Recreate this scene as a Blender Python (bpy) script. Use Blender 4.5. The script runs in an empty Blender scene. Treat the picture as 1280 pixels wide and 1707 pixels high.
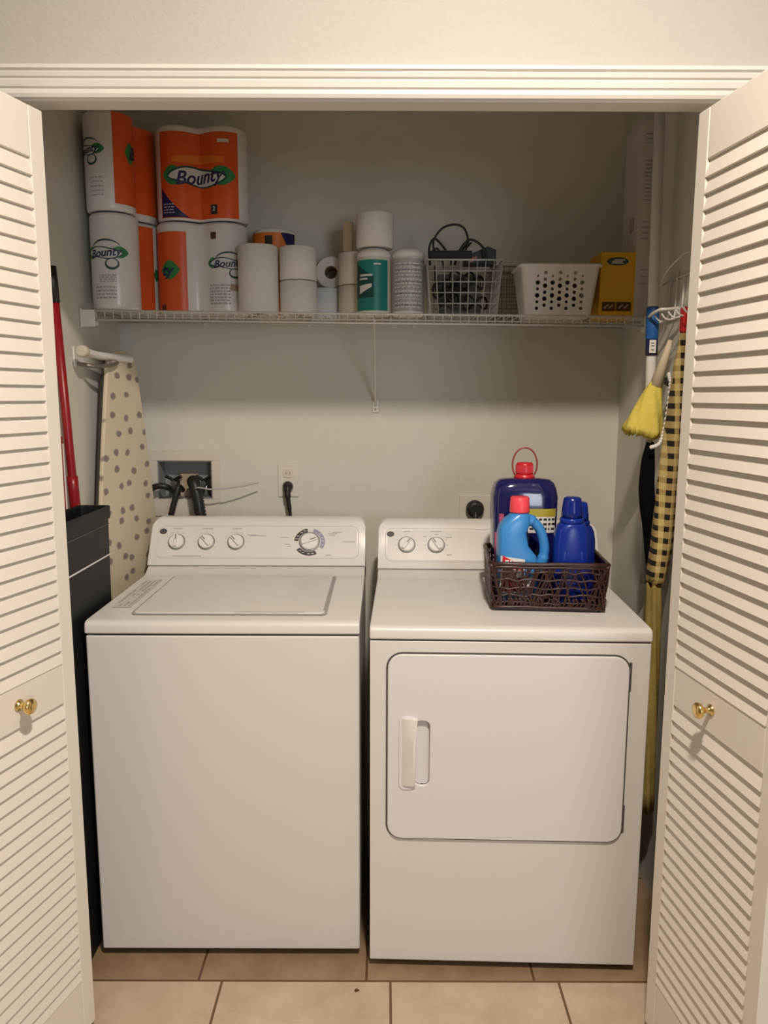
import bpy, bmesh, math, random
from mathutils import Vector, Matrix
random.seed(7)
PI = math.pi
R = math.radians
scene = bpy.context.scene
C = scene.collection

# ------------------------------------------------------------------ camera, light, exposure
cam_d = bpy.data.cameras.new('camera')
cam_d.sensor_fit = 'HORIZONTAL'; cam_d.sensor_width = 36.0; cam_d.lens = 36.0 * 1284 / 1280
cam_d.clip_start = 0.02
cam = bpy.data.objects.new('camera', cam_d); C.objects.link(cam)
cam.matrix_world = Matrix.Translation((0, 0, 1.47)) @ Matrix.Rotation(R(90 - 8.55), 4, 'X') @ Matrix.Rotation(R(0.18), 4, 'Z')
scene.camera = cam

world = bpy.data.worlds.new('world'); scene.world = world; world.use_nodes = True
bg = world.node_tree.nodes['Background']
bg.inputs[0].default_value = (0.75, 0.85, 1.0, 1); bg.inputs[1].default_value = 0.6

def lamp(name, kind, loc, energy, col, rot=(0, 0, 0), **kw):
    d = bpy.data.lights.new(name, kind); d.energy = energy; d.color = col
    for k, v in kw.items(): setattr(d, k, v)
    o = bpy.data.objects.new(name, d); C.objects.link(o); o.location = loc; o.rotation_euler = rot
    return o
lamp('ceiling_downlight', 'AREA', (0.20, 0.45, 2.745), 54, (1.0, 0.88, 0.76), shape='DISK', size=0.15)
# daylight from the window in the wall behind the photographer
lamp('window_daylight', 'AREA', (1.8, -3.14, 1.55), 38, (0.88, 0.94, 1.0), (R(90), 0, 0), shape='RECTANGLE', size=1.15, size_y=1.25)

scene.view_settings.view_transform = 'Standard'
scene.view_settings.look = 'None'
scene.view_settings.gamma = 1
scene.view_settings.exposure = 0.12
scene.view_settings.use_curve_mapping = False

# ------------------------------------------------------------------ materials
MATS = {}
def mat(name, col, rough=0.5, metal=0.0, var=0.0, vscale=8.0, bump=0.0, bscale=80.0, spec=0.5, trans=0.0, coat=0.0):
    if name in MATS: return MATS[name]
    m = bpy.data.materials.new(name); m.use_nodes = True
    nt = m.node_tree; n = nt.nodes; l = nt.links
    b = n['Principled BSDF']
    b.inputs['Base Color'].default_value = (*col, 1)
    b.inputs['Roughness'].default_value = rough
    b.inputs['Metallic'].default_value = metal
    b.inputs['Specular IOR Level'].default_value = spec
    b.inputs['Transmission Weight'].default_value = trans
    b.inputs['Coat Weight'].default_value = coat
    tc = n.new('ShaderNodeTexCoord')
    if var > 0:
        nz = n.new('ShaderNodeTexNoise'); nz.inputs['Scale'].default_value = vscale; nz.inputs['Detail'].default_value = 4
        l.new(tc.outputs['Object'], nz.inputs['Vector'])
        mx = n.new('ShaderNodeMix'); mx.data_type = 'RGBA'
        mx.inputs[6].default_value = (*[c * (1 - var) for c in col], 1)
        mx.inputs[7].default_value = (*[min(1, c * (1 + var)) for c in col], 1)
        l.new(nz.outputs['Fac'], mx.inputs[0]); l.new(mx.outputs[2], b.inputs['Base Color'])
    if bump > 0:
        nb = n.new('ShaderNodeTexNoise'); nb.inputs['Scale'].default_value = bscale; nb.inputs['Detail'].default_value = 3
        l.new(tc.outputs['Object'], nb.inputs['Vector'])
        bp = n.new('ShaderNodeBump'); bp.inputs['Strength'].default_value = bump; bp.inputs['Distance'].default_value = 0.002
        l.new(nb.outputs['Fac'], bp.inputs['Height']); l.new(bp.outputs['Normal'], b.inputs['Normal'])
    MATS[name] = m
    return m

wallp = mat('closet_wall_paint', (0.655, 0.635, 0.56), 0.75, var=0.03, vscale=2, bump=0.35, bscale=110)
roomp = mat('room_wall_paint', (0.47, 0.445, 0.40), 0.7, var=0.02, vscale=2, bump=0.45, bscale=90)
ceilp = mat('ceiling_paint', (0.80, 0.78, 0.72), 0.85, bump=0.3, bscale=60)
trimp = mat('trim_paint', (0.70, 0.67, 0.62), 0.42, bump=0.05)
doorp = mat('door_paint', (0.755, 0.71, 0.635), 0.5, var=0.02, vscale=5, bump=0.12, bscale=160)
enamel = mat('white_enamel', (0.69, 0.665, 0.63), 0.3, bump=0.03, bscale=300, var=0.01, vscale=3)
enamel_door = mat('white_enamel_door', (0.71, 0.69, 0.685), 0.33, bump=0.03, bscale=300)
console_m = mat('white_plastic_console', (0.74, 0.71, 0.67), 0.28, coat=0.2)
seam = mat('dark_seam', (0.07, 0.065, 0.06), 0.8)
kick = mat('dark_base', (0.02, 0.018, 0.017), 0.9)
greyline = mat('grey_print', (0.38, 0.37, 0.36), 0.6)
darkprint = mat('dark_print', (0.03, 0.03, 0.035), 0.5)
purpleprint = mat('violet_grey_print', (0.30, 0.29, 0.42), 0.5)
knobw = mat('white_knob_plastic', (0.80, 0.78, 0.74), 0.25)
knobg = mat('grey_knob_ring', (0.28, 0.27, 0.26), 0.35, metal=0.3)
black = mat('black_rubber', (0.012, 0.012, 0.013), 0.45)
blackp = mat('black_plastic', (0.009, 0.009, 0.010), 0.5, spec=0.3, bump=0.1, bscale=120)
blackcloth = mat('black_cloth', (0.004, 0.004, 0.006), 0.95, spec=0.08, bump=0.4, bscale=150)
brass = mat('brass', (0.85, 0.62, 0.25), 0.18, metal=1.0)
wirew = mat('white_coated_wire', (0.72, 0.70, 0.64), 0.4)
whitep = mat('white_plastic', (0.80, 0.78, 0.73), 0.4)
greyp = mat('grey_plastic', (0.42, 0.41, 0.40), 0.5)
paper = mat('white_paper', (0.78, 0.75, 0.70), 0.9, bump=0.35, bscale=130)
wrapw = mat('white_plastic_wrap', (0.74, 0.71, 0.68), 0.28, var=0.04, vscale=25, bump=0.5, bscale=35)
orange = mat('orange_print', (0.72, 0.10, 0.012), 0.33, var=0.12, vscale=9, bump=0.25, bscale=35)
orange2 = mat('light_orange_print', (0.80, 0.20, 0.015), 0.33, var=0.1, vscale=9, bump=0.25, bscale=35)
navy = mat('navy_print', (0.015, 0.015, 0.09), 0.4)
green = mat('green_print', (0.03, 0.22, 0.06), 0.4)
teal = mat('teal_print', (0.01, 0.24, 0.22), 0.4, var=0.1, vscale=18)
tealdark = mat('dark_teal_print', (0.005, 0.07, 0.07), 0.4)
card = mat('brown_cardboard', (0.42, 0.32, 0.20), 0.85)
yellowc = mat('yellow_carton', (0.80, 0.43, 0.01), 0.45, var=0.06, vscale=10)
brownprint = mat('brown_print', (0.09, 0.03, 0.005), 0.5)
steel = mat('chrome_steel', (0.6, 0.6, 0.6), 0.3, metal=1.0)
red = mat('red_metal', (0.27, 0.006, 0.012), 0.35)
redp = mat('red_plastic', (0.62, 0.02, 0.015), 0.4)
pink = mat('coral_plastic', (0.86, 0.07, 0.10), 0.35)
capred = mat('dark_red_plastic', (0.60, 0.02, 0.03), 0.3)
jugblue = mat('deep_navy_glossy', (0.010, 0.012, 0.095), 0.12, coat=0.5)
lblue = mat('light_blue_plastic', (0.05, 0.27, 0.66), 0.3)
dblue = mat('royal_blue_plastic', (0.006, 0.03, 0.30), 0.25)
dblue2 = mat('darker_blue_plastic', (0.004, 0.02, 0.22), 0.25)
wicker = mat('dark_wicker', (0.040, 0.014, 0.010), 0.35, var=0.7, vscale=60)
bluep = mat('blue_plastic', (0.015, 0.11, 0.36), 0.4)
yellowf = mat('yellow_fibre', (0.72, 0.58, 0.10), 0.85, var=0.12, vscale=50, bump=0.8, bscale=90)
creamf = mat('cream_fabric', (0.62, 0.53, 0.36), 0.9, bump=0.3, bscale=200)
olive = mat('olive_fabric', (0.33, 0.25, 0.06), 0.95, var=0.25, vscale=40, bump=0.6, bscale=120)
greybox = mat('dark_bluegrey', (0.02, 0.03, 0.04), 0.5)
brownwire = mat('brown_coated_wire', (0.22, 0.17, 0.12), 0.5)
yellowprint = mat('yellow_print', (0.45, 0.38, 0.04), 0.4)
pinkprint = mat('pink_print', (0.55, 0.10, 0.22), 0.4)

def dots_material():
    m = bpy.data.materials.new('dotted_cotton'); m.use_nodes = True
    nt = m.node_tree; n = nt.nodes; l = nt.links; b = n['Principled BSDF']; b.inputs['Roughness'].default_value = 0.9
    tc = n.new('ShaderNodeTexCoord'); 
    sx_ = n.new('ShaderNodeSeparateXYZ'); l.new(tc.outputs['Object'], sx_.inputs[0]); cx_ = n.new('ShaderNodeCombineXYZ')
    ma = n.new('ShaderNodeMath'); ma.operation = 'MULTIPLY'; ma.inputs[1].default_value = 13.5; l.new(sx_.outputs[0], ma.inputs[0]); l.new(ma.outputs[0], cx_.inputs[0])
    mb_ = n.new('ShaderNodeMath'); mb_.operation = 'MULTIPLY'; mb_.inputs[1].default_value = 18.0; l.new(sx_.outputs[2], mb_.inputs[0]); l.new(mb_.outputs[0], cx_.inputs[1])
    v = n.new('ShaderNodeTexVoronoi'); v.voronoi_dimensions = '2D'; v.inputs['Scale'].default_value = 1.0; v.inputs['Randomness'].default_value = 0.55
    l.new(cx_.outputs[0], v.inputs['Vector'])
    nz = n.new('ShaderNodeTexNoise'); nz.inputs['Scale'].default_value = 60; l.new(tc.outputs['Object'], nz.inputs['Vector'])
    ad = n.new('ShaderNodeMath'); ad.operation = 'MULTIPLY_ADD'; ad.inputs[1].default_value = 0.22
    l.new(nz.outputs['Fac'], ad.inputs[0]); l.new(v.outputs['Distance'], ad.inputs[2])
    cr = n.new('ShaderNodeValToRGB')
    cr.color_ramp.elements[0].position = 0.25; cr.color_ramp.elements[0].color = (0.26, 0.21, 0.20, 1)
    cr.color_ramp.elements[1].position = 0.34; cr.color_ramp.elements[1].color = (0.66, 0.58, 0.42, 1)
    l.new(ad.outputs[0], cr.inputs[0]); l.new(cr.outputs[0], b.inputs['Base Color'])
    return m
dotted = dots_material()

def gingham_material():
    m = bpy.data.materials.new('gingham_fabric'); m.use_nodes = True
    nt = m.node_tree; n = nt.nodes; l = nt.links; b = n['Principled BSDF']; b.inputs['Roughness'].default_value = 0.95
    tc = n.new('ShaderNodeTexCoord'); sp = n.new('ShaderNodeSeparateXYZ'); l.new(tc.outputs['Object'], sp.inputs[0])
    def stripe(src, per, duty):
        a = n.new('ShaderNodeMath'); a.operation = 'MULTIPLY'; a.inputs[1].default_value = 1 / per; l.new(src, a.inputs[0])
        f = n.new('ShaderNodeMath'); f.operation = 'FRACT'; l.new(a.outputs[0], f.inputs[0])
        g = n.new('ShaderNodeMath'); g.operation = 'LESS_THAN'; g.inputs[1].default_value = duty; l.new(f.outputs[0], g.inputs[0])
        return g.outputs[0]
    sx = stripe(sp.outputs[0], 0.021, 0.5); sz = stripe(sp.outputs[2], 0.032, 0.45)
    mu = n.new('ShaderNodeMath'); mu.operation = 'MULTIPLY'; l.new(sx, mu.inputs[0]); l.new(sz, mu.inputs[1])
    ad = n.new('ShaderNodeMath'); ad.operation = 'ADD'; l.new(sx, ad.inputs[0]); l.new(sz, ad.inputs[1])
    m1 = n.new('ShaderNodeMix'); m1.data_type = 'RGBA'; l.new(ad.outputs[0], m1.inputs[0])
    m1.inputs[6].default_value = (0.66, 0.50, 0.20, 1); m1.inputs[7].default_value = (0.44, 0.32, 0.11, 1)
    m2 = n.new('ShaderNodeMix'); m2.data_type = 'RGBA'; l.new(mu.outputs[0], m2.inputs[0]); l.new(m1.outputs[2], m2.inputs[6])
    m2.inputs[7].default_value = (0.012, 0.010, 0.008, 1)
    l.new(m2.outputs[2], b.inputs['Base Color'])
    return m
gingham = gingham_material()

def tile_material(name, x0, px, y0, py, c1, c2, grout):
    m = bpy.data.materials.new(name); m.use_nodes = True
    nt = m.node_tree; n = nt.nodes; l = nt.links; b = n['Principled BSDF']
    geo = n.new('ShaderNodeNewGeometry'); sp = n.new('ShaderNodeSeparateXYZ'); l.new(geo.outputs['Position'], sp.inputs[0])
    def M(op, a, bb=None, c=None):
        k = n.new('ShaderNodeMath'); k.operation = op
        for i, v in enumerate((a, bb, c)):
            if v is None: continue
            if isinstance(v, (int, float)): k.inputs[i].default_value = v
            else: l.new(v, k.inputs[i])
        return k.outputs[0]
    def edge(src, o, p):
        t = M('FRACT', M('ADD', M('DIVIDE', M('SUBTRACT', src, o), p), 100.0))
        d = M('MINIMUM', t, M('SUBTRACT', 1.0, t))
        return M('LESS_THAN', d, 0.0032 / p)
    g = M('MAXIMUM', edge(sp.outputs[0], x0, px), edge(sp.outputs[1], y0, py))
    nz = n.new('ShaderNodeTexNoise'); nz.inputs['Scale'].default_value = 6; nz.inputs['Detail'].default_value = 6; nz.inputs['Roughness'].default_value = 0.65
    l.new(geo.outputs['Position'], nz.inputs['Vector'])
    cr = n.new('ShaderNodeValToRGB')
    cr.color_ramp.elements[0].position = 0.36; cr.color_ramp.elements[0].color = (*c1, 1)
    cr.color_ramp.elements[1].position = 0.66; cr.color_ramp.elements[1].color = (*c2, 1)
    l.new(nz.outputs['Fac'], cr.inputs[0])
    mx = n.new('ShaderNodeMix'); mx.data_type = 'RGBA'; l.new(g, mx.inputs[0]); l.new(cr.outputs[0], mx.inputs[6])
    mx.inputs[7].default_value = (*grout, 1)
    l.new(mx.outputs[2], b.inputs['Base Color'])
    b.inputs['Roughness'].default_value = 0.4
    bp = n.new('ShaderNodeBump'); bp.inputs['Strength'].default_value = 0.4; bp.inputs['Distance'].default_value = 0.002; bp.invert = True
    l.new(g, bp.inputs['Height']); l.new(bp.outputs['Normal'], b.inputs['Normal'])
    return m
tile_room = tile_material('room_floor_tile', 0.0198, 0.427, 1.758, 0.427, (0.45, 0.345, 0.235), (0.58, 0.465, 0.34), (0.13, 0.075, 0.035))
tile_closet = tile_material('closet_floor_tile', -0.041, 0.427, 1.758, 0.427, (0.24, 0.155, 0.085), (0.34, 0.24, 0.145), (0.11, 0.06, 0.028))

# ------------------------------------------------------------------ mesh helpers
class MB:
    def __init__(s): s.bm = bmesh.new()
    def add(s, verts, faces, M=None, smooth=False):
        vs = [s.bm.verts.new(M @ Vector(v) if M is not None else v) for v in verts]
        for f in faces:
            try:
                ff = s.bm.faces.new([vs[i] for i in f]); ff.smooth = smooth
            except ValueError: pass
        return s
    def box(s, x0, x1, y0, y1, z0, z1, M=None):
        v = [(x0, y0, z0), (x1, y0, z0), (x1, y1, z0), (x0, y1, z0), (x0, y0, z1), (x1, y0, z1), (x1, y1, z1), (x0, y1, z1)]
        return s.add(v, [(0, 3, 2, 1), (4, 5, 6, 7), (0, 1, 5, 4), (1, 2, 6, 5), (2, 3, 7, 6), (3, 0, 4, 7)], M)
    def prism(s, poly, a0, a1, axis='x', M=None, smooth=False):
        n = len(poly)
        def P(p, a): return (a, p[0], p[1]) if axis == 'x' else ((p[0], a, p[1]) if axis == 'y' else (p[0], p[1], a))
        v = [P(p, a0) for p in poly] + [P(p, a1) for p in poly]
        f = [tuple(range(n))[::-1], tuple(range(n, 2 * n))] + [(i, (i + 1) % n, n + (i + 1) % n, n + i) for i in range(n)]
        vs = [s.bm.verts.new(M @ Vector(q) if M is not None else q) for q in v]
        for i, ff in enumerate(f):
            fc = s.bm.faces.new([vs[j] for j in ff]); fc.smooth = smooth and i > 1
        return s
    def cyl(s, p0, p1, r0, r1=None, seg=20, cap=True):
        r1 = r0 if r1 is None else r1
        return s.tube([p0, p1], [r0, r1], seg, cap)
    def tube(s, pts, r, seg=8, cap=True, closed=False):
        pts = [Vector(p) for p in pts]; n = len(pts)
        rs = r if isinstance(r, (list, tuple)) else [r] * n
        rings = []; prev = None
        for i, p in enumerate(pts):
            if closed: t = (pts[(i + 1) % n] - pts[i - 1])
            else: t = pts[min(i + 1, n - 1)] - pts[max(i - 1, 0)]
            t.normalize()
            if prev is None:
                up = Vector((0, 0, 1)) if abs(t.z) < 0.9 else Vector((1, 0, 0))
                a = t.cross(up).normalized()
            else:
                a = (prev - t * prev.dot(t)).normalized()
            prev = a; b = t.cross(a)
            rings.append([s.bm.verts.new(p + (a * math.cos(2 * PI * k / seg) + b * math.sin(2 * PI * k / seg)) * rs[i]) for k in range(seg)])
        m = n if closed else n - 1
        for i in range(m):
            A = rings[i]; B = rings[(i + 1) % n]
            for k in range(seg):
                f = s.bm.faces.new((A[k], A[(k + 1) % seg], B[(k + 1) % seg], B[k])); f.smooth = True
        if cap and not closed:
            s.bm.faces.new(rings[0][::-1]); s.bm.faces.new(rings[-1])
        return s
    def lathe(s, prof, c=(0, 0, 0), seg=32, M=None, sy=1.0):
        rings = []
        for r, z in prof:
            ring = []
            for k in range(seg):
                a = 2 * PI * k / seg
                v = Vector((c[0] + r * math.cos(a), c[1] + r * sy * math.sin(a), c[2] + z))
                ring.append(s.bm.verts.new(M @ v if M is not None else v))
            rings.append(ring)
        for i in range(len(rings) - 1):
            for k in range(seg):
                f = s.bm.faces.new((rings[i][k], rings[i][(k + 1) % seg], rings[i + 1][(k + 1) % seg], rings[i + 1][k])); f.smooth = True
        s.bm.faces.new(rings[0][::-1]); s.bm.faces.new(rings[-1])
        return s
    def loft(s, secs, seg=40, M=None):
        # secs: (z, cx, cy, rx, ry, power)
        rings = []
        for z, cx, cy, rx, ry, p in secs:
            ring = []
            for k in range(seg):
                a = 2 * PI * k / seg; ca = math.cos(a); sa = math.sin(a)
                v = Vector((cx + rx * math.copysign(abs(ca) ** (2 / p), ca), cy + ry * math.copysign(abs(sa) ** (2 / p), sa), z))
                ring.append(s.bm.verts.new(M @ v if M is not None else v))
            rings.append(ring)
        for i in range(len(rings) - 1):
            for k in range(seg):
                f = s.bm.faces.new((rings[i][k], rings[i][(k + 1) % seg], rings[i + 1][(k + 1) % seg], rings[i + 1][k])); f.smooth = True
        s.bm.faces.new(rings[0][::-1]); s.bm.faces.new(rings[-1])
        return s
    def build(s, name, m, parent=None, bevel=0, seg=2, loc=None, rot=None, autosmooth=False):
        bmesh.ops.recalc_face_normals(s.bm, faces=s.bm.faces)
        me = bpy.data.meshes.new(name); s.bm.to_mesh(me); s.bm.free()
        o = bpy.data.objects.new(name, me); C.objects.link(o)
        ms = m if isinstance(m, (list, tuple)) else [m]
        for q in ms: me.materials.append(q)
        if parent: o.parent = parent
        if loc: o.location = loc
        if rot: o.rotation_euler = rot
        if bevel:
            b = o.modifiers.new('bevel', 'BEVEL'); b.width = bevel; b.segments = seg; b.limit_method = 'ANGLE'; b.angle_limit = R(35)
            b.harden_normals = True
            for p in me.polygons: p.use_smooth = True
        return o

def rrect(x0, x1, y0, y1, r, n=6):
    pts = []
    for cx, cy, a0 in ((x1 - r, y1 - r, 0), (x0 + r, y1 - r, 90), (x0 + r, y0 + r, 180), (x1 - r, y0 + r, 270)):
        for k in range(n + 1):
            a = R(a0 + 90 * k / n); pts.append((cx + r * math.cos(a), cy + r * math.sin(a)))
    return pts

def thing(name, label, cat, loc=(0, 0, 0), rz=0, group=None):
    o = bpy.data.objects.new(name, None); C.objects.link(o); o.location = loc; o.rotation_euler = (0, 0, rz)
    o.empty_display_size = 0.05
    o['label'] = label; o['category'] = cat
    if group: o['group'] = group
    return o
def tag(o, label, cat, group=None, kind=None):
    o['label'] = label; o['category'] = cat
    if group: o['group'] = group
    if kind: o['kind'] = kind
    return o
def merge(target, src, child_of=None):
    """printed marks become part of the surface they are printed on"""
    if target is None: return src
    bm = bmesh.new(); bm.from_mesh(target.data); n0 = len(bm.faces); bm.from_mesh(src.data)
    bm.faces.ensure_lookup_table()
    mt = src.data.materials[0]
    if mt.name not in target.data.materials: target.data.materials.append(mt)
    idx = list(target.data.materials).index(mt)
    for f in bm.faces[n0:]: f.material_index = idx
    bm.to_mesh(target.data); bm.free(); bpy.data.objects.remove(src)
    return target
def struct(o): o['kind'] = 'structure'; return o

def cut(obj, cutter_mb):
    me = bpy.data.meshes.new('c'); bmesh.ops.recalc_face_normals(cutter_mb.bm, faces=cutter_mb.bm.faces)
    cutter_mb.bm.to_mesh(me); cutter_mb.bm.free()
    c = bpy.data.objects.new('c', me); C.objects.link(c)
    if obj.parent: c.parent = obj.parent
    c.location = obj.location; c.rotation_euler = obj.rotation_euler
    md = obj.modifiers.new('cut', 'BOOLEAN'); md.operation = 'DIFFERENCE'; md.object = c; md.solver = 'EXACT'
    # boolean first, bevel after
    if len(obj.modifiers) > 1: obj.modifiers.move(len(obj.modifiers) - 1, 0)
    dg = bpy.context.evaluated_depsgraph_get(); dg.update()
    nm = bpy.data.meshes.new_from_object(obj.evaluated_get(dg))
    nm.name = obj.data.name
    obj.modifiers.clear(); obj.data = nm
    bpy.data.objects.remove(c)

TEXTS = {}
def text_geo(body, size, shear=0.0, bold=0.0):
    key = (body, size, shear, bold)
    if key not in TEXTS:
        cu = bpy.data.curves.new('t', 'FONT'); cu.body = body; cu.size = size; cu.shear = shear; cu.offset = bold
        cu.align_x = 'CENTER'; cu.align_y = 'CENTER'; cu.resolution_u = 3; cu.extrude = 0.00015
        o = bpy.data.objects.new('t', cu); C.objects.link(o)
        dg = bpy.context.evaluated_depsgraph_get(); dg.update()
        me = bpy.data.meshes.new_from_object(o.evaluated_get(dg))
        TEXTS[key] = ([tuple(v.co) for v in me.vertices], [tuple(p.vertices) for p in me.polygons])
        bpy.data.objects.remove(o); bpy.data.meshes.remove(me); bpy.data.curves.remove(cu)
    return TEXTS[key]

class Outline:
    """closed outline in x,y; u = signed arc length from the point facing -y at x=0"""
    def __init__(s, pts):
        s.p = [Vector(q) for q in pts]; s.L = [0]
        for i in range(len(s.p)): s.L.append(s.L[-1] + (s.p[(i + 1) % len(s.p)] - s.p[i]).length)
        s.tot = s.L[-1]
        # find front
        best = min(range(len(s.p)), key=lambda i: (abs(s.p[i].x) + (10 if s.p[i].y > 0 else 0)))
        s.u0 = s.L[best]
    def at(s, u):
        t = (u + s.u0) % s.tot
        lo = 0; hi = len(s.p)
        while hi - lo > 1:
            mid = (lo + hi) // 2
            if s.L[mid] <= t: lo = mid
            else: hi = mid
        a = s.p[lo]; b = s.p[(lo + 1) % len(s.p)]
        k = (t - s.L[lo]) / max(1e-9, s.L[lo + 1] - s.L[lo])
        d = (b - a).normalized()
        return a + (b - a) * k, Vector((d.y, -d.x))
def circle_outline(r, n=72): return Outline([(r * math.sin(2 * PI * k / n), -r * math.cos(2 * PI * k / n)) for k in range(n)])
def pair_outline(r, n=40):
    pts = []
    pts.append((0, -r * 0.56))
    for k in range(n + 1):
        a = R(-129 + 258 * k / n); pts.append((r + r * math.cos(a), r * math.sin(a)))
    pts.append((0, r * 0.56))
    for k in range(n + 1):
        a = R(51 + 258 * k / n); pts.append((-r + r * math.cos(a), r * math.sin(a)))
    return Outline(pts)

def wrap_patch(mb, ol, u0, u1, z0, z1, off=0.0008, n=None, shape=None):
    n = n or max(2, int(abs(u1 - u0) / 0.004))
    vs = []; fs = []
    for i in range(n + 1):
        t = i / n; u = u0 + (u1 - u0) * t; p, nn = ol.at(u)
        a, b = (z0, z1) if shape is None else shape(t)
        q = p + nn * off
        vs += [(q.x, q.y, a), (q.x, q.y, b)]
    for i in range(n): fs.append((2 * i, 2 * i + 2, 2 * i + 3, 2 * i + 1))
    return mb.add(vs, fs, smooth=True)
def wrap_text(mb, ol, body, size, u, z, off=0.002, shear=0.25, bold=0.0, rot=0.0, arch=0.0):
    v, f = text_geo(body, size, shear, bold)
    out = []
    for x, y, w in v:
        xx = x * math.cos(rot) - y * math.sin(rot); yy = x * math.sin(rot) + y * math.cos(rot) + arch * x * x
        p, nn = ol.at(u + xx); q = p + nn * (off + w)
        out.append((q.x, q.y, z + yy))
    return mb.add(out, f)
def flat_text(mb, body, size, M, shear=0.0, bold=0.0):
    v, f = text_geo(body, size, shear, bold)
    return mb.add(v, f, M)
def extrude_outline(mb, ol, prof):
    """prof: list of (inset, z)"""
    rings = []
    for ins, z in prof:
        ring = []
        N = len(ol.p)
        for i in range(N):
            a = ol.p[i - 1]; b = ol.p[(i + 1) % N]; d = (b - a).normalized(); nn = Vector((d.y, -d.x))
            q = ol.p[i] - nn * ins; ring.append(mb.bm.verts.new((q.x, q.y, z)))
        rings.append(ring)
    N = len(ol.p)
    for i in range(len(rings) - 1):
        for k in range(N):
            f = mb.bm.faces.new((rings[i][k], rings[i][(k + 1) % N], rings[i + 1][(k + 1) % N], rings[i + 1][k])); f.smooth = True
    mb.bm.faces.new(rings[0][::-1]); mb.bm.faces.new(rings[-1])
    return mb

# ------------------------------------------------------------------ setting
XL, XR = -0.89, 0.80            # closet side walls
YF, YB, YW = 1.62, 1.668, 2.65   # front wall face, its back, closet back wall
OL, OR, OH = -0.80, 0.745, 2.043 # opening
RL, RR, RB, RH = -3.2, 3.4, -3.2, 2.76

struct(MB().box(RL, RR, RB, 1.758, -0.08, 0).build('floor', tile_room))
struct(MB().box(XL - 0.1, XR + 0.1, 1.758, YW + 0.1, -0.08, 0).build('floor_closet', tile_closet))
wb = struct(MB().box(XL - 0.1, XR + 0.1, YW, YW + 0.12, 0, 2.5).build('wall_back', wallp))
cut(wb, MB().box(-0.782, -0.594, YW - 0.05, YW + 0.085, 1.115, 1.248))
struct(MB().box(XL - 0.1, XL, YB, YW, 0, 2.5).build('wall_left', wallp))
struct(MB().box(XR, XR + 0.1, YB, YW, 0, 2.5).build('wall_right', wallp))
m = MB(); m.box(RL, OL - 0.012, YF, YB, 0, RH); m.box(OR + 0.012, RR, YF, YB, 0, RH); m.box(OL - 0.012, OR + 0.012, YF, YB, OH + 0.012, RH)
struct(m.build('wall_front', roomp))
m = MB(); m.box(OL - 0.012, OL, YF, YB, 0, OH); m.box(OR, OR + 0.012, YF, YB, 0, OH); m.box(OL - 0.012, OR + 0.012, YF - 0.0, YB, OH, OH + 0.012)
struct(m.build('trim_1', trimp))
struct(MB().box(XL - 0.1, XR + 0.1, YB, YW + 0.1, 2.5, 2.55).build('ceiling_closet', ceilp))
struct(MB().box(RL - 0.1, RR + 0.1, RB - 0.1, YB, RH, RH + 0.08).build('ceiling', ceilp))
struct(MB().box(RL - 0.1, RL, RB, YF, 0, RH).build('wall_room_left', roomp))
struct(MB().box(RR, RR + 0.1, RB, YF, 0, RH).build('wall_room_right', roomp))
m = MB(); m.box(RL - 0.1, 1.2, RB - 0.1, RB, 0, RH); m.box(2.4, RR + 0.1, RB - 0.1, RB, 0, RH); m.box(1.2, 2.4, RB - 0.1, RB, 0, 0.9); m.box(1.2, 2.4, RB - 0.1, RB, 2.2, RH)
struct(m.build('wall_room_back', roomp))
m = MB()
for a, b, c, d in ((1.2, 2.4, 0.9, 0.95), (1.2, 2.4, 2.15, 2.2), (1.2, 1.25, 0.95, 2.15), (2.35, 2.4, 0.95, 2.15), (1.78, 1.82, 0.95, 2.15)):
    m.box(a, b, RB - 0.07, RB - 0.03, c, d)
struct(m.build('window_1', trimp))

# casing round the opening: fluted colonial profile (offset from opening edge, thickness)
def casing():
    prof = [(0.004, 0), (0.004, 0.009), (0.010, 0.0125), (0.016, 0.0125), (0.0175, 0.009), (0.0195, 0.009), (0.022, 0.0135), (0.033, 0.0165),
            (0.0345, 0.0125), (0.037, 0.0125), (0.0395, 0.017), (0.047, 0.0195), (0.0485, 0.0155), (0.0505, 0.0155), (0.053, 0.021), (0.060, 0.021), (0.061, 0.0)]
    m = MB()
    path = []
    for o, t in prof:
        path.append([(OL - o, YF - t, 0), (OL - o, YF - t, OH + o), (OR + o, YF - t, OH + o), (OR + o, YF - t, 0)])
    vs = [[m.bm.verts.new(p) for p in row] for row in path]
    n = len(prof)
    for i in range(n):
        for k in range(3):
            j = (i + 1) % n
            m.bm.faces.new((vs[i][k], vs[i][k + 1], vs[j][k + 1], vs[j][k]))
    m.bm.faces.new([r[0] for r in vs]); m.bm.faces.new([r[3] for r in vs][::-1])
    return m
struct(casing().build('trim_2', trimp))
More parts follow.
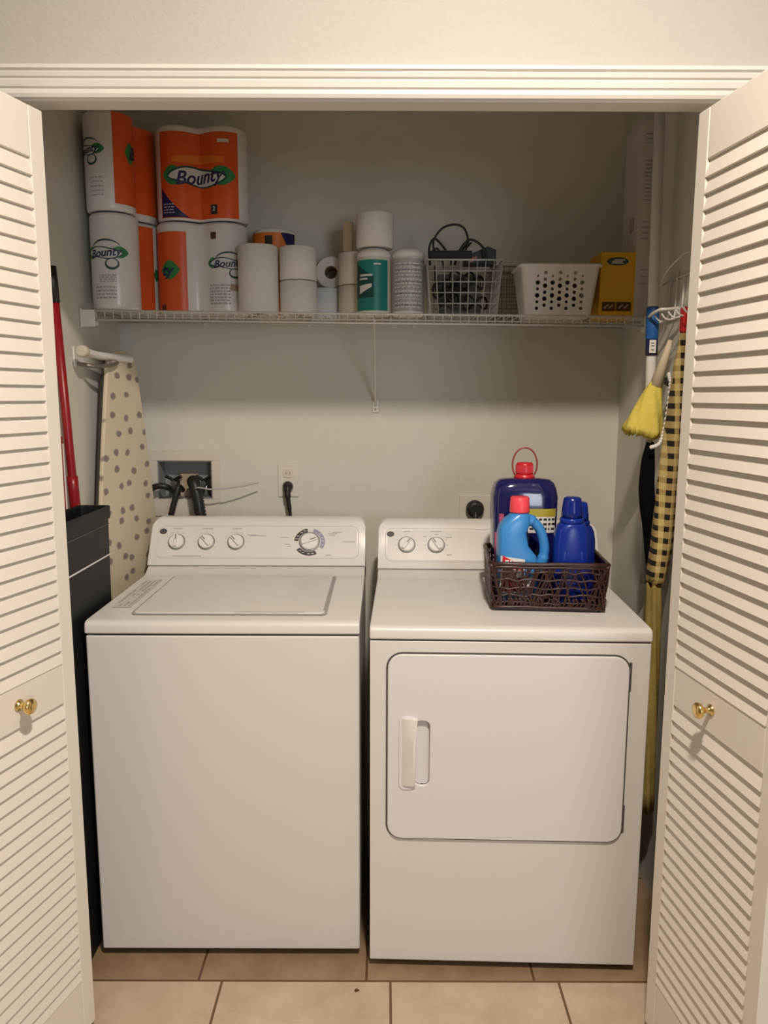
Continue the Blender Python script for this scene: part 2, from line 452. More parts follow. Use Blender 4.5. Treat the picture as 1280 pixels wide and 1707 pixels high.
# ------------------------------------------------------------------ bifold louvered doors
PT = 0.028; PH0, PH1 = 0.018, 2.022
def slat_field(m, w, z0, z1, s0):
    pitch = 0.0305; n = int(round((z1 - z0) / pitch)); pitch = (z1 - z0) / n
    for i in range(n):
        zc = z0 + pitch * (i + 0.5)
        # slat: outer (y=-) edge low, inner edge high
        a = (-PT / 2 + 0.002, zc - 0.0180); b = (-0.0035, zc + 0.0172)
        d = Vector((b[0] - a[0], b[1] - a[1])).normalized(); nn = Vector((-d.y, d.x)) * 0.0034
        poly = [(a[0] - nn.x, max(z0, a[1] - nn.y)), (a[0] + nn.x, max(z0, a[1] + nn.y)), (b[0] + nn.x, min(z1, b[1] + nn.y)), (b[0] - nn.x, min(z1, b[1] - nn.y))]
        m.prism(poly, s0, w - s0, 'x')
def bifold_panel(parent, pos, rz, w=0.39, knob=False):
    """panel local: x from 0 to w along the door, outer face at -y; parented through a frame mesh"""
    s0 = 0.040
    m = MB()
    h = PT / 2
    m.box(0, s0, -h, h, PH0, PH1); m.box(w - s0, w, -h, h, PH0, PH1)
    m.box(s0, w - s0, -h + 0.0005, h - 0.0005, PH0, 0.152); m.box(s0, w - s0, -h + 0.0005, h - 0.0005, 0.815, 0.904); m.box(s0, w - s0, -h + 0.0005, h - 0.0005, 1.925, PH1)
    p = m.build('door_panel', doorp, parent, bevel=0.0025, seg=2, loc=pos, rot=(0, 0, rz))
    m = MB(); slat_field(m, w, 0.152, 0.815, s0); slat_field(m, w, 0.904, 1.925, s0)
    m.build('louver_slats', doorp, p)
    if knob:
        k = MB()
        M = Matrix.Translation((knob, -h, 0.864)) @ Matrix.Rotation(R(90), 4, 'X')
        k.lathe([(0.011, 0), (0.012, 0.002), (0.006, 0.004), (0.0055, 0.014), (0.008, 0.018), (0.0145, 0.022), (0.0165, 0.027), (0.0145, 0.032), (0.007, 0.035), (0.001, 0.0355)], seg=24, M=M)
        k.build('knob', brass, p)
    return p
# left door: leading panel from far edge (-.674,1.618) to near; outer face towards +x (opening)
def panel_between(parent, A, B, knob=None):
    # A -> B along local x, outer face at -y local = to the right of travel A->B
    d = Vector((B[0] - A[0], B[1] - A[1])); a = math.atan2(d.y, d.x)
    return bifold_panel(parent, (A[0], A[1], 0), a, d.length, knob)
def empty_struct(name, loc):
    o = bpy.data.objects.new(name, None); C.objects.link(o); o.location = loc; o['kind'] = 'structure'; return o
d1 = empty_struct('door_1', (-0.76, 1.62, 0))
lf = Vector((-0.688, 1.618)); ld = Vector((-0.27, -0.963)).normalized()
ln = lf + ld * 0.39
def rel(p, o): return (p[0] - o.location.x, p[1] - o.location.y)
# outer face must look to +x: travel from near to far puts local -y on the right hand (+x)
panel_between(d1, rel(ln, d1), rel(lf, d1), knob=0.218)
panel_between(d1, rel((-0.785, 1.655), d1), rel((ln.x - 0.035, ln.y + 0.006), d1))
d2 = empty_struct('door_2', (0.70, 1.62, 0))
rf = Vector((0.631, 1.618)); rd = Vector((0.137, -0.99)).normalized()
rn = rf + rd * 0.39
panel_between(d2, rel(rf, d2), rel(rn, d2), knob=0.182)
panel_between(d2, rel((rn.x + 0.035, rn.y + 0.004), d2), rel((0.727, 1.655), d2))

# ------------------------------------------------------------------ washer & dryer
AW, AD = 0.682, 0.652
def cabinet(root, washer):
    hw, f, b = AW / 2, -AD / 2, AD / 2
    m = MB(); m.box(-hw + 0.001, hw - 0.001, f + 0.004, b - 0.02, 0.022, 0.882)
    cab = m.build('cabinet', enamel, root, bevel=0.006, seg=3)
    MB().box(-hw + 0.02, hw - 0.02, f + 0.03, b - 0.04, 0.003, 0.03).build('base', kick, root)
    for sx in (-1, 1):
        for sy in (-1, 1):
            MB().cyl((sx * (hw - 0.05), sy * (f + 0.06), 0), (sx * (hw - 0.05), sy * (f + 0.06), 0.012), 0.018).build('foot', black, root)
    MB().box(-hw + 0.005, hw - 0.005, f + 0.007, b - 0.02, 0.880, 0.886).build('seam', seam, root)
    # deck: front lip rounded, rises behind to meet the console
    prof = [(f, 0.886), (f, 0.905), (f + 0.003, 0.913), (f + 0.011, 0.9175), (f + 0.022, 0.919), (b - 0.175, 0.921), (b - 0.155, 0.925), (b - 0.135, 0.936), (b - 0.12, 0.941), (b - 0.0, 0.941), (b, 0.886)]
    m = MB(); m.prism(prof, -hw, hw, 'x')
    m.build('deck', enamel, root, bevel=0.005, seg=3)
    # console
    p0 = Vector((b - 0.128, 0.944)); p1 = Vector((b - 0.045, 1.082))
    prof = [(p0.x, 0.944), (p0.x, 0.95), (p1.x - 0.006, p1.y - 0.014), (p1.x, p1.y - 0.004), (p1.x + 0.010, p1.y + 0.001), (b - 0.002, p1.y), (b - 0.002, 0.90), (p0.x + 0.01, 0.90), (p0.x + 0.01, 0.944)]
    n = 9
    m = MB()
    # rounded upper corners: build as several slices in x
    xs = []
    rad = 0.028
    for k in range(n): xs.append((-hw + rad * (1 - math.cos(PI / 2 * k / (n - 1))) , rad * (1 - math.sin(PI / 2 * k / (n - 1)))))
    sl = [(x, dz) for x, dz in xs] + [(-x, dz) for x, dz in xs[::-1]]
    rings = []
    for x, dz in sl:
        ring = []
        for y, z in prof:
            k = max(0, min(1, (z - 0.95) / (p1.y - 0.95)))
            ring.append(m.bm.verts.new((x, y - dz * k * 0.6 * (1 if y < b - 0.01 else 0), z - dz * k)))
        rings.append(ring)
    N = len(prof)
    for i in range(len(rings) - 1):
        for k in range(N):
            m.bm.faces.new((rings[i][k], rings[i][(k + 1) % N], rings[i + 1][(k + 1) % N], rings[i + 1][k]))
    m.bm.faces.new(rings[0]); m.bm.faces.new(rings[-1][::-1])
    con = m.build('control_console', console_m, root, bevel=0.003, seg=2)
    # face frame: u right, v up the slope, n outward
    up = Vector((0, p1.x - 0.006 - p0.x, p1.y - 0.014 - 0.95)).normalized(); nn = Vector((0, -up.z, up.y))
    org = Vector((0, (p0.x + p1.x - 0.006) / 2, (0.95 + p1.y - 0.014) / 2))
    F = Matrix(((1, 0, 0, org.x), (0, up.y, nn.y, org.y), (0, up.z, nn.z, org.z), (0, 0, 0, 1)))
    # raised panel border
    pts = rrect(-0.318, 0.320, -0.053, 0.058, 0.022, 5)
    MB().tube([F @ Vector((x, y, 0.0004)) for x, y in pts], 0.0012, 6, closed=True).build('panel_border', enamel, con)
    panel = MB().prism([(x, y) for x, y in rrect(-0.312, 0.314, -0.048, 0.053, 0.018, 5)], 0.0001, 0.0009, 'z', M=F).build('control_panel', console_m, con)
    # oval badge
    MB().prism([(-0.303 + 0.0115 * math.cos(2 * PI * k / 24), 0.038 + 0.009 * math.sin(2 * PI * k / 24)) for k in range(24)], 0.0009, 0.0022, 'z', M=F).build('badge', darkprint, con)
    MB().tube([F @ Vector((-0.303 + 0.006 * math.cos(2 * PI * k / 16), 0.038 + 0.004 * math.sin(2 * PI * k / 16), 0.0024)) for k in range(16)], 0.0006, 5, closed=True).build('badge_ring', greyline, con)
    def knob(u, v, r, ang, name='knob'):
        MK = F @ Matrix.Translation((u, v, 0.0009))
        k = MB().lathe([(r * 1.16, 0), (r * 1.16, 0.002), (r * 1.06, 0.003)], seg=32, M=MK).build('knob_ring', knobg, con)
        m = MB().lathe([(r, 0.002), (r, 0.008), (r * 0.9, 0.011), (r * 0.88, 0.0112)], seg=32, M=MK)
        kb = m.build(name, knobw, con)
        MR = MK @ Matrix.Rotation(R(ang), 4, 'Z')
        MB().box(-r * 0.20, r * 0.20, -r * 0.85, r * 0.85, 0.011, 0.019, M=MR).build('grip', knobw, kb, bevel=0.001)
        MB().box(-0.0012, 0.0012, r * 0.1, r * 0.8, 0.019, 0.0194, M=MR).build('pointer', darkprint, kb)
    def marks(lst, mt=greyline, name='printed_marks'):
        m = MB()
        for u, v, w in lst: m.box(u - w / 2, u + w / 2, v - 0.0011, v + 0.0011, 0.0009, 0.0014, M=F)
        merge(panel, m.build(name, mt, con))
    # dotted ring of setting marks around a knob
    def ring_marks(u, v, r, n=9):
        m = MB()
        for k in range(n):
            a = R(210 - 240 * k / (n - 1)); m.box(u + r * math.cos(a) - 0.0015, u + r * math.cos(a) + 0.0015, v + r * math.sin(a) - 0.0008, v + r * math.sin(a) + 0.0008, 0.0009, 0.0014, M=F)
        merge(panel, m.build('setting_marks', greyline, con))
    if washer:
        for u, a in ((-0.257, 0), (-0.163, 42), (-0.069, 42)):
            knob(u, 0.002, 0.0235, a); ring_marks(u, 0.002, 0.035)
        MK = F
        DX, DY = 0.164, 0.003
        for lo, hi, mt in ((100, 175, darkprint), (-30, 75, purpleprint), (215, 300, darkprint)):
            n = 18; vs = []; fs = []
            for k in range(n + 1):
                a = R(lo + (hi - lo) * k / n)
                for rr in (0.036, 0.049): vs.append((DX + rr * math.cos(a), DY + rr * 0.95 * math.sin(a), 0.0016))
            for k in range(n): fs.append((2 * k, 2 * k + 1, 2 * k + 3, 2 * k + 2))
            MB().add(vs, fs, M=F).build('dial_band', mt, con)
        m = MB()
        for a in (112, 128, 150, 165, 20, 42, 5, -15, 228, 244, 268, 285):
            r0 = 0.0425; u = DX + r0 * math.cos(R(a)); v = DY + r0 * 0.95 * math.sin(R(a))
            m.box(u - 0.004, u + 0.004, v - 0.0008, v + 0.0008, 0.0018, 0.0022, M=F)
        merge(panel, m.build('dial_lettering', knobw, con))
        knob(DX, DY, 0.0285, -70, 'timer_knob')
        marks([(-0.257, 0.048, 0.03), (-0.163, 0.048, 0.035), (-0.069, 0.048, 0.03), (-0.02, 0.026, 0.03), (0.0, 0.024, 0.05), (0.085, 0.018, 0.026), (0.095, -0.005, 0.016), (0.10, -0.012, 0.010),
               (0.236, 0.032, 0.03), (0.25, 0.036, 0.03), (0.236, 0.026, 0.02), (0.29, 0.004, 0.04), (0.225, -0.042, 0.018), (-0.22, -0.046, 0.09)])
        # lid
        x0, x1, y0, y1 = -0.236, 0.249, -0.269, 0.146
        m = MB(); m.prism(rrect(x0 - 0.006, x1 + 0.006, y0 - 0.004, y1 + 0.004, 0.014, 4), 0.9215, 0.9232, 'z')
        m.build('lid_gap', greyline, root)
        m = MB(); m.prism(rrect(x0, x1, y0, y1, 0.012, 4), 0.921, 0.9262, 'z')
        lid = m.build('lid', enamel, root, bevel=0.002)
        MB().box(x1 - 0.0045, x1 + 0.001, y0 + 0.02, y1 - 0.02, 0.925, 0.9266).build('lid_edge_slot', greyline, lid)
        MB().box(0.02, 0.20, y0 + 0.001, y0 + 0.006, 0.9258, 0.9268).build('lid_finger_lip', greyp, lid)
        # sticker with print on the left of the deck
        MS = Matrix.Translation((-0.288, -0.055, 0.9222)) @ Matrix.Rotation(R(90), 4, 'Z')
        MB().box(-0.15, 0.15, -0.024, 0.024, -0.0008, 0.0004, M=MS).build('deck_sticker', mat('sticker_film', (0.62, 0.60, 0.57), 0.4), root)
        m = MB(); random.seed(3)
        for r in range(4):
            u = -0.145
            while u < 0.13:
                w = random.uniform(0.008, 0.03); v = -0.018 + 0.012 * r
                if random.random() < 0.85: m.box(u, u + w, v - 0.0026, v + 0.0026, 0.0004, 0.0009, M=MS)
                u += w + 0.005
        m.build('sticker_print', greyline, root)
    else:
        for u, a in ((-0.252, -38), (-0.160, 35)):
            knob(u, 0.002, 0.0235, a); ring_marks(u, 0.002, 0.035)
        marks([(-0.252, 0.048, 0.02), (-0.16, 0.048, 0.035), (-0.195, 0.03, 0.01), (-0.12, 0.028, 0.02), (-0.12, -0.03, 0.016)])
        # door
        x0, x1, z0, z1 = -0.296, 0.2885, 0.368, 0.850
        def slab(g, y0, y1, r, name, mt, par, bev):
            mm = MB(); mm.prism(rrect(x0 - g, x1 + g, z0 - g, z1 + g, r + g, 6), y0, y1, 'y'); return mm.build(name, mt, par, bevel=bev)
        gap = slab(0.004, f + 0.0025, f + 0.03, 0.036, 'door_gap', seam, root, 0)
        dr = slab(0, f - 0.004, f + 0.03, 0.036, 'door', enamel_door, root, 0.003)
        def cutter():
            mm = MB(); mm.prism(rrect(-0.228, -0.192, 0.512, 0.680, 0.014, 5), f - 0.02, f + 0.011, 'y'); return mm
        for o in (cab, gap, dr): cut(o, cutter())
        mm = MB(); mm.prism(rrect(-0.2275, -0.1925, 0.5125, 0.6795, 0.0135, 5), f + 0.0095, f + 0.0105, 'y')
        mm.build('handle_recess', enamel_door, dr)
        # pull: hood plate flaring out at its right edge, over a soft-cornered plate
        MB().prism(rrect(-0.268, -0.226, 0.500, 0.692, 0.014, 5), f - 0.0065, f - 0.002, 'y').build('handle_plate', enamel_door, dr, bevel=0.002)
        m = MB()
        secs = []
        for k in range(13):
            t = k / 12; z = 0.512 + 0.176 * t; o = 0.0005 + 0.013 * min(1, max(0.0, math.sin(PI * (0.02 + 0.93 * t))) ** 0.45)
            xr = -0.2265 + 0.005 * max(0, 2 * t - 1) ** 2
            secs.append([(-0.262, f - 0.005, z), (-0.255, f - 0.010, z), (xr - 0.006, f - 0.008 - o, z), (xr, f - 0.007 - o, z), (xr, f - 0.002 - o * 0.6, z), (xr - 0.006, f - 0.003, z), (-0.262, f - 0.003, z)])
        rows = [[m.bm.verts.new(p) for p in s_] for s_ in secs]
        for i in range(12):
            for k in range(7): m.bm.faces.new((rows[i][k], rows[i][(k + 1) % 7], rows[i + 1][(k + 1) % 7], rows[i + 1][k]))
        m.bm.faces.new(rows[0]); m.bm.faces.new(rows[-1][::-1])
        m.build('handle', console_m, dr, bevel=0.0015)
        for z in (0.80, 0.43):
            MB().box(x1 + 0.0005, x1 + 0.006, f + 0.0005, f + 0.004, z - 0.035, z + 0.035).build('hinge', seam, dr)
    return cab
wsh = thing('washing_machine', 'white top-loading washing machine with large timer dial, left of the dryer', 'washing machine', (-0.400, 1.838 + AD / 2, 0))
cabinet(wsh, True)
dry = thing('clothes_dryer', 'white front-door clothes dryer carrying the dark wicker basket of bottles', 'dryer', (0.316, 1.793 + AD / 2, 0), R(-1.7))
cabinet(dry, False)

# ------------------------------------------------------------------ wire shelf
SH0, SHSL = 1.7115, -0.0085     # deck height at x=0, slope
def shz(x): return SH0 + SHSL * x
shelf = thing('wire_shelf', 'white wire shelf spanning the closet above the appliances', 'shelf', (0, 0, 0))
SF, SBK = 2.315, YW - 0.006
m = MB()
n = 66
for i in range(n):
    x = XL + 0.02 + (XR - XL - 0.04) * i / (n - 1)
    z = shz(x) - 0.002
    m.tube([(x, SBK, z), (x, SF + 0.003, z), (x, SF, z - 0.004), (x, SF, z - 0.028)], 0.0014, 5)
m.build('deck_wires', wirew, shelf)
m = MB()
for y, dz, r in ((SF - 0.002, -0.004, 0.0032), (SF - 0.002, -0.030, 0.0032), (SBK - 0.002, -0.006, 0.003), (2.46, -0.0065, 0.003)):
    m.tube([(XL + 0.004, y, shz(XL) + dz), (XR - 0.004, y, shz(XR) + dz)], r, 8)
m.build('shelf_rods', wirew, shelf)
for x0, x1 in ((XL + 0.001, XL + 0.045), (XR - 0.042, XR - 0.001)):
    m = MB(); xm = (x0 + x1) / 2; z = shz(xm)
    m.box(x0, x1, SF - 0.007, SF + 0.02, z - 0.045, z - 0.033); 
    m.box(x0 if xm < 0 else x1 - 0.006, x0 + 0.006 if xm < 0 else x1, SF - 0.01, SF + 0.045, z - 0.052, z + 0.002)
    m.prism([(x0, z - 0.050), (x1, z - 0.050), (x1, z - 0.002), (x0, z - 0.002)], SF - 0.0095, SF - 0.0062, 'y')
    m.build('end_bracket', whitep, shelf, bevel=0.002)
BX = -0.030
m = MB()
m.tube([(BX, YW - 0.006, 1.437), (BX, YW - 0.010, 1.45), (BX, SF + 0.008, 1.690), (BX, SF, 1.688)], 0.0042, 8)
m.build('support_brace', wirew, shelf)
m = MB(); m.box(BX - 0.010, BX + 0.010, YW - 0.006, YW - 0.0002, 1.415, 1.458); m.build('brace_foot', whitep, shelf, bevel=0.002)
MB().lathe([(0.004, 0), (0.004, 0.0015), (0.001, 0.0025)], seg=12, M=Matrix.Translation((BX, YW - 0.006, 1.426)) @ Matrix.Rotation(R(90), 4, 'X')).build('screw', greyp, shelf)
for x in (-0.6, -0.25, 0.1, 0.45):
    MB().box(x - 0.006, x + 0.006, YW - 0.010, YW - 0.0002, shz(x) - 0.014, shz(x) + 0.0035).build('wall_clip', whitep, shelf, bevel=0.001)

# ------------------------------------------------------------------ paper towel packs
PR, PHT = 0.069, 0.272
pair = pair_outline(PR); single = circle_outline(PR)
def pack_body(root, ol):
    m = MB(); extrude_outline(m, ol, [(0.016, 0.002), (0.006, 0.0), (0.001, 0.006), (0, 0.014), (0, PHT - 0.012), (0.0015, PHT - 0.006), (0.007, PHT - 0.001), (0.018, PHT)])
    return m.build('plastic_wrap', wrapw, root)
def leafy_logo(root, ol, u, z, s, name='logo'):
    """white swoosh plate with green leaf, navy script word and dark outline"""
    def sw(t): 
        h = 0.34 * math.sin(PI * min(1, max(0, t))) ** 0.6 * s
        c = z + 0.06 * s * math.sin(2 * PI * t)
        return (c - h * 0.75, c + h * 0.8)
    def leaf(t): h = 0.30 * s * math.sin(PI * t) ** 0.8; return (z + 0.02 * s - h, z + 0.06 * s + h)
    wrap_patch(MB(), ol, u + 0.35 * s, u + 1.35 * s, 0, 0, 0.0011, 14, leaf).build('logo_leaf', green, root); wrap_patch(MB(), ol, u - 1.3 * s, u - 0.6 * s, 0, 0, 0.0011, 14, leaf).build('logo_leaf', green, root)
    d = MB()
    def so(t): a, b = sw(t); return (a - 0.05 * s, b + 0.06 * s)
    wrap_patch(d, ol, u - 1.14 * s, u + 1.04 * s, 0, 0, 0.0014, 24, so); d.build('logo_outline', tealdark, root)
    w = MB(); wrap_patch(w, ol, u - 1.1 * s, u + 1.0 * s, 0, 0, 0.0017, 24, sw); w.build('logo_field', mat('pale_print', (0.66, 0.64, 0.60), 0.4), root)
    t = MB(); wrap_text(t, ol, 'Bounty', 0.62 * s, u, z - 0.01 * s, 0.0024, 0.35, 0.004 * s * 3, R(5)); t.build(name, navy, root)
PG = 'wrapped paper towel packs on the shelf'
def logo_swirl(root, ol, u, z, s):
    """dark arc over the script word and a ring below it, as on the white packs"""
    def arc(cu, cz, ru, rz, a0, a1, w, name):
        vs = []; fs = []; n = 24
        for k in range(n + 1):
            t = k / n; a = R(a0 + (a1 - a0) * t); ww = w * (0.25 + 0.75 * math.sin(PI * t)) if a1 - a0 < 350 else w * (1 + 0.5 * math.sin(a + PI))
            for q_ in (1, 0):
                p_, nn = ol.at(cu + (ru - q_ * ww) * math.cos(a)); q = p_ + nn * 0.0019
                vs.append((q.x, q.y, cz + (rz - q_ * ww) * math.sin(a)))
        for k in range(n): fs.append((2 * k, 2 * k + 2, 2 * k + 3, 2 * k + 1))
        MB().add(vs, fs, smooth=True).build(name, tealdark, root)
    arc(u + 0.1 * s, z + 0.15 * s, 0.95 * s, 0.62 * s, 25, 170, 0.10 * s, 'logo_arc')
    arc(u + 0.45 * s, z - 0.62 * s, 0.40 * s, 0.33 * s, 0, 360, 0.09 * s, 'logo_ring')
def col_patch(root, ol, u0, u1, z0, z1, mt, name='printed_panel', off=0.0007, shape=None):
    return wrap_patch(MB(), ol, u0, u1, z0, z1, off, shape=shape).build(name, mt, root)
def dense_print(root, ol, u0, u1, z0, rows, dz, mt=greyline, seed=1, h=0.0022):
    random.seed(seed); m = MB()
    for r in range(rows):
        u = u0
        while u < u1:
            w = random.uniform(0.004, 0.014)
            wrap_patch(m, ol, u, min(u + w, u1), z0 + r * dz, z0 + r * dz + h, 0.0016, 2); u += w + 0.003
    merge(next(c for c in root.children if c.name.startswith('plastic_wrap') or c.name.startswith('grey_label')), m.build('small_print', mt, root))

# a: top pair, orange across both rolls
def bottom_shade(lo, hi): return lambda t: (lo, lo + (hi - lo) * (1 - t) ** 1.6)
p = thing('paper_towel_pack', 'wide orange two-roll paper towel pack with script logo, upper pack in the towel stack', 'paper towels', (-0.560, 2.490, shz(-0.56) + PHT + 0.004), R(2), PG)
pack_body(p, pair)
col_patch(p, pair, -0.125, 0.128, 0.006, PHT - 0.020, orange)
col_patch(p, pair, -0.085, 0.085, 0.15, 0.205, orange2, 'light_band', 0.0010, lambda t: (0.165, 0.180 + 0.01 * math.sin(PI * t)))
leafy_logo(p, pair, 0.0, 0.125, 0.088)
col_patch(p, pair, -0.122, -0.03, 0, 0, navy, 'navy_corner', 0.0012, lambda t: (0.008, 0.008 + 0.085 * (1 - t) ** 1.5))
dense_print(p, pair, -0.115, -0.08, 0.02, 4, 0.008, wrapw, 4)
col_patch(p, pair, 0.040, 0.062, 0.018, 0.046, darkprint, 'small_square', 0.0013)
t_ = MB(); wrap_text(t_, pair, '2', 0.018, 0.051, 0.034, 0.002, 0); t_.build('pack_count', wrapw, p)
col_patch(p, pair, 0.066, 0.10, 0.222, 0.232, mat('pale_print', (0.66, 0.64, 0.60), 0.4), 'pale_mark', 0.0012)
# b: bottom middle pack: left roll orange panel, right roll white with logo
p = thing('paper_towel_pack', 'two-roll paper towel pack, left roll orange, right roll white, under the orange pair', 'paper towels', (-0.565, 2.490, shz(-0.565) + 0.001), R(2), PG)
pack_body(p, pair)
col_patch(p, pair, -0.160, -0.045, 0.006, PHT - 0.03, orange)
col_patch(p, pair, -0.130, -0.065, 0, 0, green, 'logo_leaf', 0.0012, lambda t: (0.13 - 0.028 * math.sin(PI * t), 0.13 + 0.028 * math.sin(PI * t)))
t_ = MB(); wrap_text(t_, pair, 'ty', 0.045, -0.108, 0.128, 0.0022, 0.3, 0.001); t_.build('logo', navy, p)
col_patch(p, pair, -0.135, -0.115, 0.012, 0.028, brownprint, 'small_square', 0.0012)
col_patch(p, pair, 0.042, 0.060, PHT - 0.05, PHT - 0.03, brownprint, 'small_square', 0.0012)
leafy_logo(p, pair, 0.094, 0.150, 0.050); logo_swirl(p, pair, 0.094, 0.150, 0.046)
dense_print(p, pair, 0.035, 0.10, 0.03, 7, 0.009, greyline, 5, 0.004)
col_patch(p, pair, 0.10, 0.135, 0.07, 0.09, card, 'tan_patch', 0.0011)
# c: bottom left pack: two rolls in depth; front roll white with logo
def left_pack(z, label, orangefront, x, y):
    p = thing('paper_towel_pack', label, 'paper towels', (x, y, z), R(80), PG)
    # local x runs backwards-right; rolls at +-r; front roll is the +x one after turn
    pack_body(p, pair)
    return p
q = left_pack(shz(-0.76) + 0.001, 'white paper towel pack with dark script, standing on the left end of the shelf', False, -0.788, 2.443)
L = pair.tot
# after turning by -62 deg the local +x roll is the near one; its camera side lies around arc u=+0.135
leafy_logo(q, pair, -0.183, 0.158, 0.052); logo_swirl(q, pair, -0.183, 0.158, 0.050)
dense_print(q, pair, -0.20, -0.15, 0.076, 4, 0.006, greyline, 9, 0.003)
dense_print(q, pair, -0.215, -0.15, 0.03, 4, 0.010, greyline, 11, 0.004)
col_patch(q, pair, -0.010, 0.13, 0.006, PHT - 0.012, orange)
col_patch(q, pair, 0.052, 0.068, 0.006, PHT - 0.012, wrapw, 'white_strip', 0.0012)
col_patch(q, pair, 0.050, 0.070, 0, 0, green, 'logo_leaf', 0.0015, lambda t: (0.12 - 0.02 * math.sin(PI * t), 0.12 + 0.02 * math.sin(PI * t)))
q = left_pack(shz(-0.77) + PHT + 0.004, 'half white, half orange paper towel pack, highest at the left closet wall', True, -0.792, 2.441)
col_patch(q, pair, -0.140, 0.14, 0.020, PHT - 0.004, orange)
leafy_logo(q, pair, -0.222, 0.165, 0.044); logo_swirl(q, pair, -0.222, 0.165, 0.044)
col_patch(q, pair, -0.105, -0.065, 0, 0, green, 'logo_leaf', 0.0012, lambda t: (0.165 - 0.03 * math.sin(PI * t), 0.165 + 0.03 * math.sin(PI * t)))
t_ = MB(); wrap_text(t_, pair, 'B', 0.05, -0.078, 0.165, 0.0022, 0.3, 0.001); t_.build('logo', navy, q)
dense_print(q, pair, -0.21, -0.17, 0.04, 5, 0.012, greyline, 8, 0.003)
# e: lone roll behind the toilet paper
p = thing('paper_towel_pack', 'single orange paper towel roll whose top shows above the toilet paper', 'paper towels', (-0.352, 2.565, shz(-0.35) + 0.001), 0, PG)
pack_body(p, single)
col_patch(p, single, -0.10, 0.085, 0.006, PHT - 0.014, orange2)
col_patch(p, single, 0.03, 0.085, 0, 0, navy, 'navy_corner', 0.001, lambda t: (PHT - 0.02 - 0.10 * t, PHT - 0.014))
col_patch(p, single, -0.022, 0.002, PHT - 0.05, PHT - 0.024, darkprint, 'small_square', 0.0012)

# ------------------------------------------------------------------ toilet rolls and canisters
def toilet_roll(x, y, z, label, r=0.056, h=0.098, mt=paper, core=True, rot=None):
    t = thing('toilet_paper_roll', label, 'toilet paper', (x, y, z), 0, 'toilet paper rolls on the shelf')
    if rot: t.rotation_euler = rot
    prof = [(r - 0.003, 0), (r, 0.003), (r, h - 0.003), (r - 0.003, h)]
    m = MB(); seg = 36
    rings = []
    for rr, zz in prof + [(0.021, h), (0.021, 0)]:
        rings.append([m.bm.verts.new((rr * math.cos(2 * PI * k / seg), rr * math.sin(2 * PI * k / seg), zz)) for k in range(seg)])
    for i in range(len(rings)):
        A = rings[i]; B = rings[(i + 1) % len(rings)]
        for k in range(seg): 
            f = m.bm.faces.new((A[k], A[(k + 1) % seg], B[(k + 1) % seg], B[k])); f.smooth = i in (0, 1, 2, 4)
    m.build('paper', mt, t)
    m = MB(); rings = []
    for rr, zz in ((0.0208, 0.001), (0.0208, h - 0.001), (0.0195, h - 0.001), (0.0195, 0.001)):
        rings.append([m.bm.verts.new((rr * math.cos(2 * PI * k / 24), rr * math.sin(2 * PI * k / 24), zz)) for k in range(24)])
    for i in range(4):
        for k in range(24): m.bm.faces.new((rings[i][k], rings[i][(k + 1) % 24], rings[(i + 1) % 4][(k + 1) % 24], rings[(i + 1) % 4][k]))
    m.build('cardboard_core', card, t)
    return t
toilet_roll(-0.383, 2.415, shz(-0.38) + 0.001, 'tall plain white paper roll, leftmost of the bare rolls on the shelf', 0.0605, 0.199)
toilet_roll(-0.263, 2.425, shz(-0.26) + 0.001, 'white toilet roll on the shelf, lower one just right of the tall bare roll')
toilet_roll(-0.263, 2.425, shz(-0.26) + 0.101, 'white toilet roll stacked upper, just right of the tall bare roll')
bp = mat('bluish_white_paper', (0.68, 0.70, 0.74), 0.9, bump=0.3, bscale=130)
toilet_roll(-0.190, 2.560, shz(-0.19) + 0.001, 'bluish white toilet roll set back in the gap, lower of its stack', 0.052, 0.095, bp)
toilet_roll(-0.172, 2.643, shz(-0.17) + 0.097 + 0.051, 'toilet roll lying on its side in the gap with its dark core end showing', 0.050, 0.094, paper, rot=(R(90), 0, 0))
cw = mat('cream_paper', (0.72, 0.66, 0.55), 0.9, bump=0.3, bscale=130)
toilet_roll(-0.094, 2.512, shz(-0.1) + 0.001, 'cream toilet roll left behind the teal canister, lower of two', 0.052, 0.098, cw)
toilet_roll(-0.094, 2.512, shz(-0.1) + 0.101, 'cream toilet roll left behind the teal canister, upper of two', 0.052, 0.098, cw)
toilet_roll(-0.030, 2.432, shz(0) + 0.200, 'white toilet roll standing on top of the teal labelled canister', 0.0565, 0.100)
tag(MB().box(-0.128, -0.1, 2.470, 2.51, 0, 0.088).build('cardboard_piece', card, loc=(0, 0, shz(-0.1) + 0.200)), 'small brown cardboard piece on the cream rolls beside the topmost toilet roll', 'cardboard')

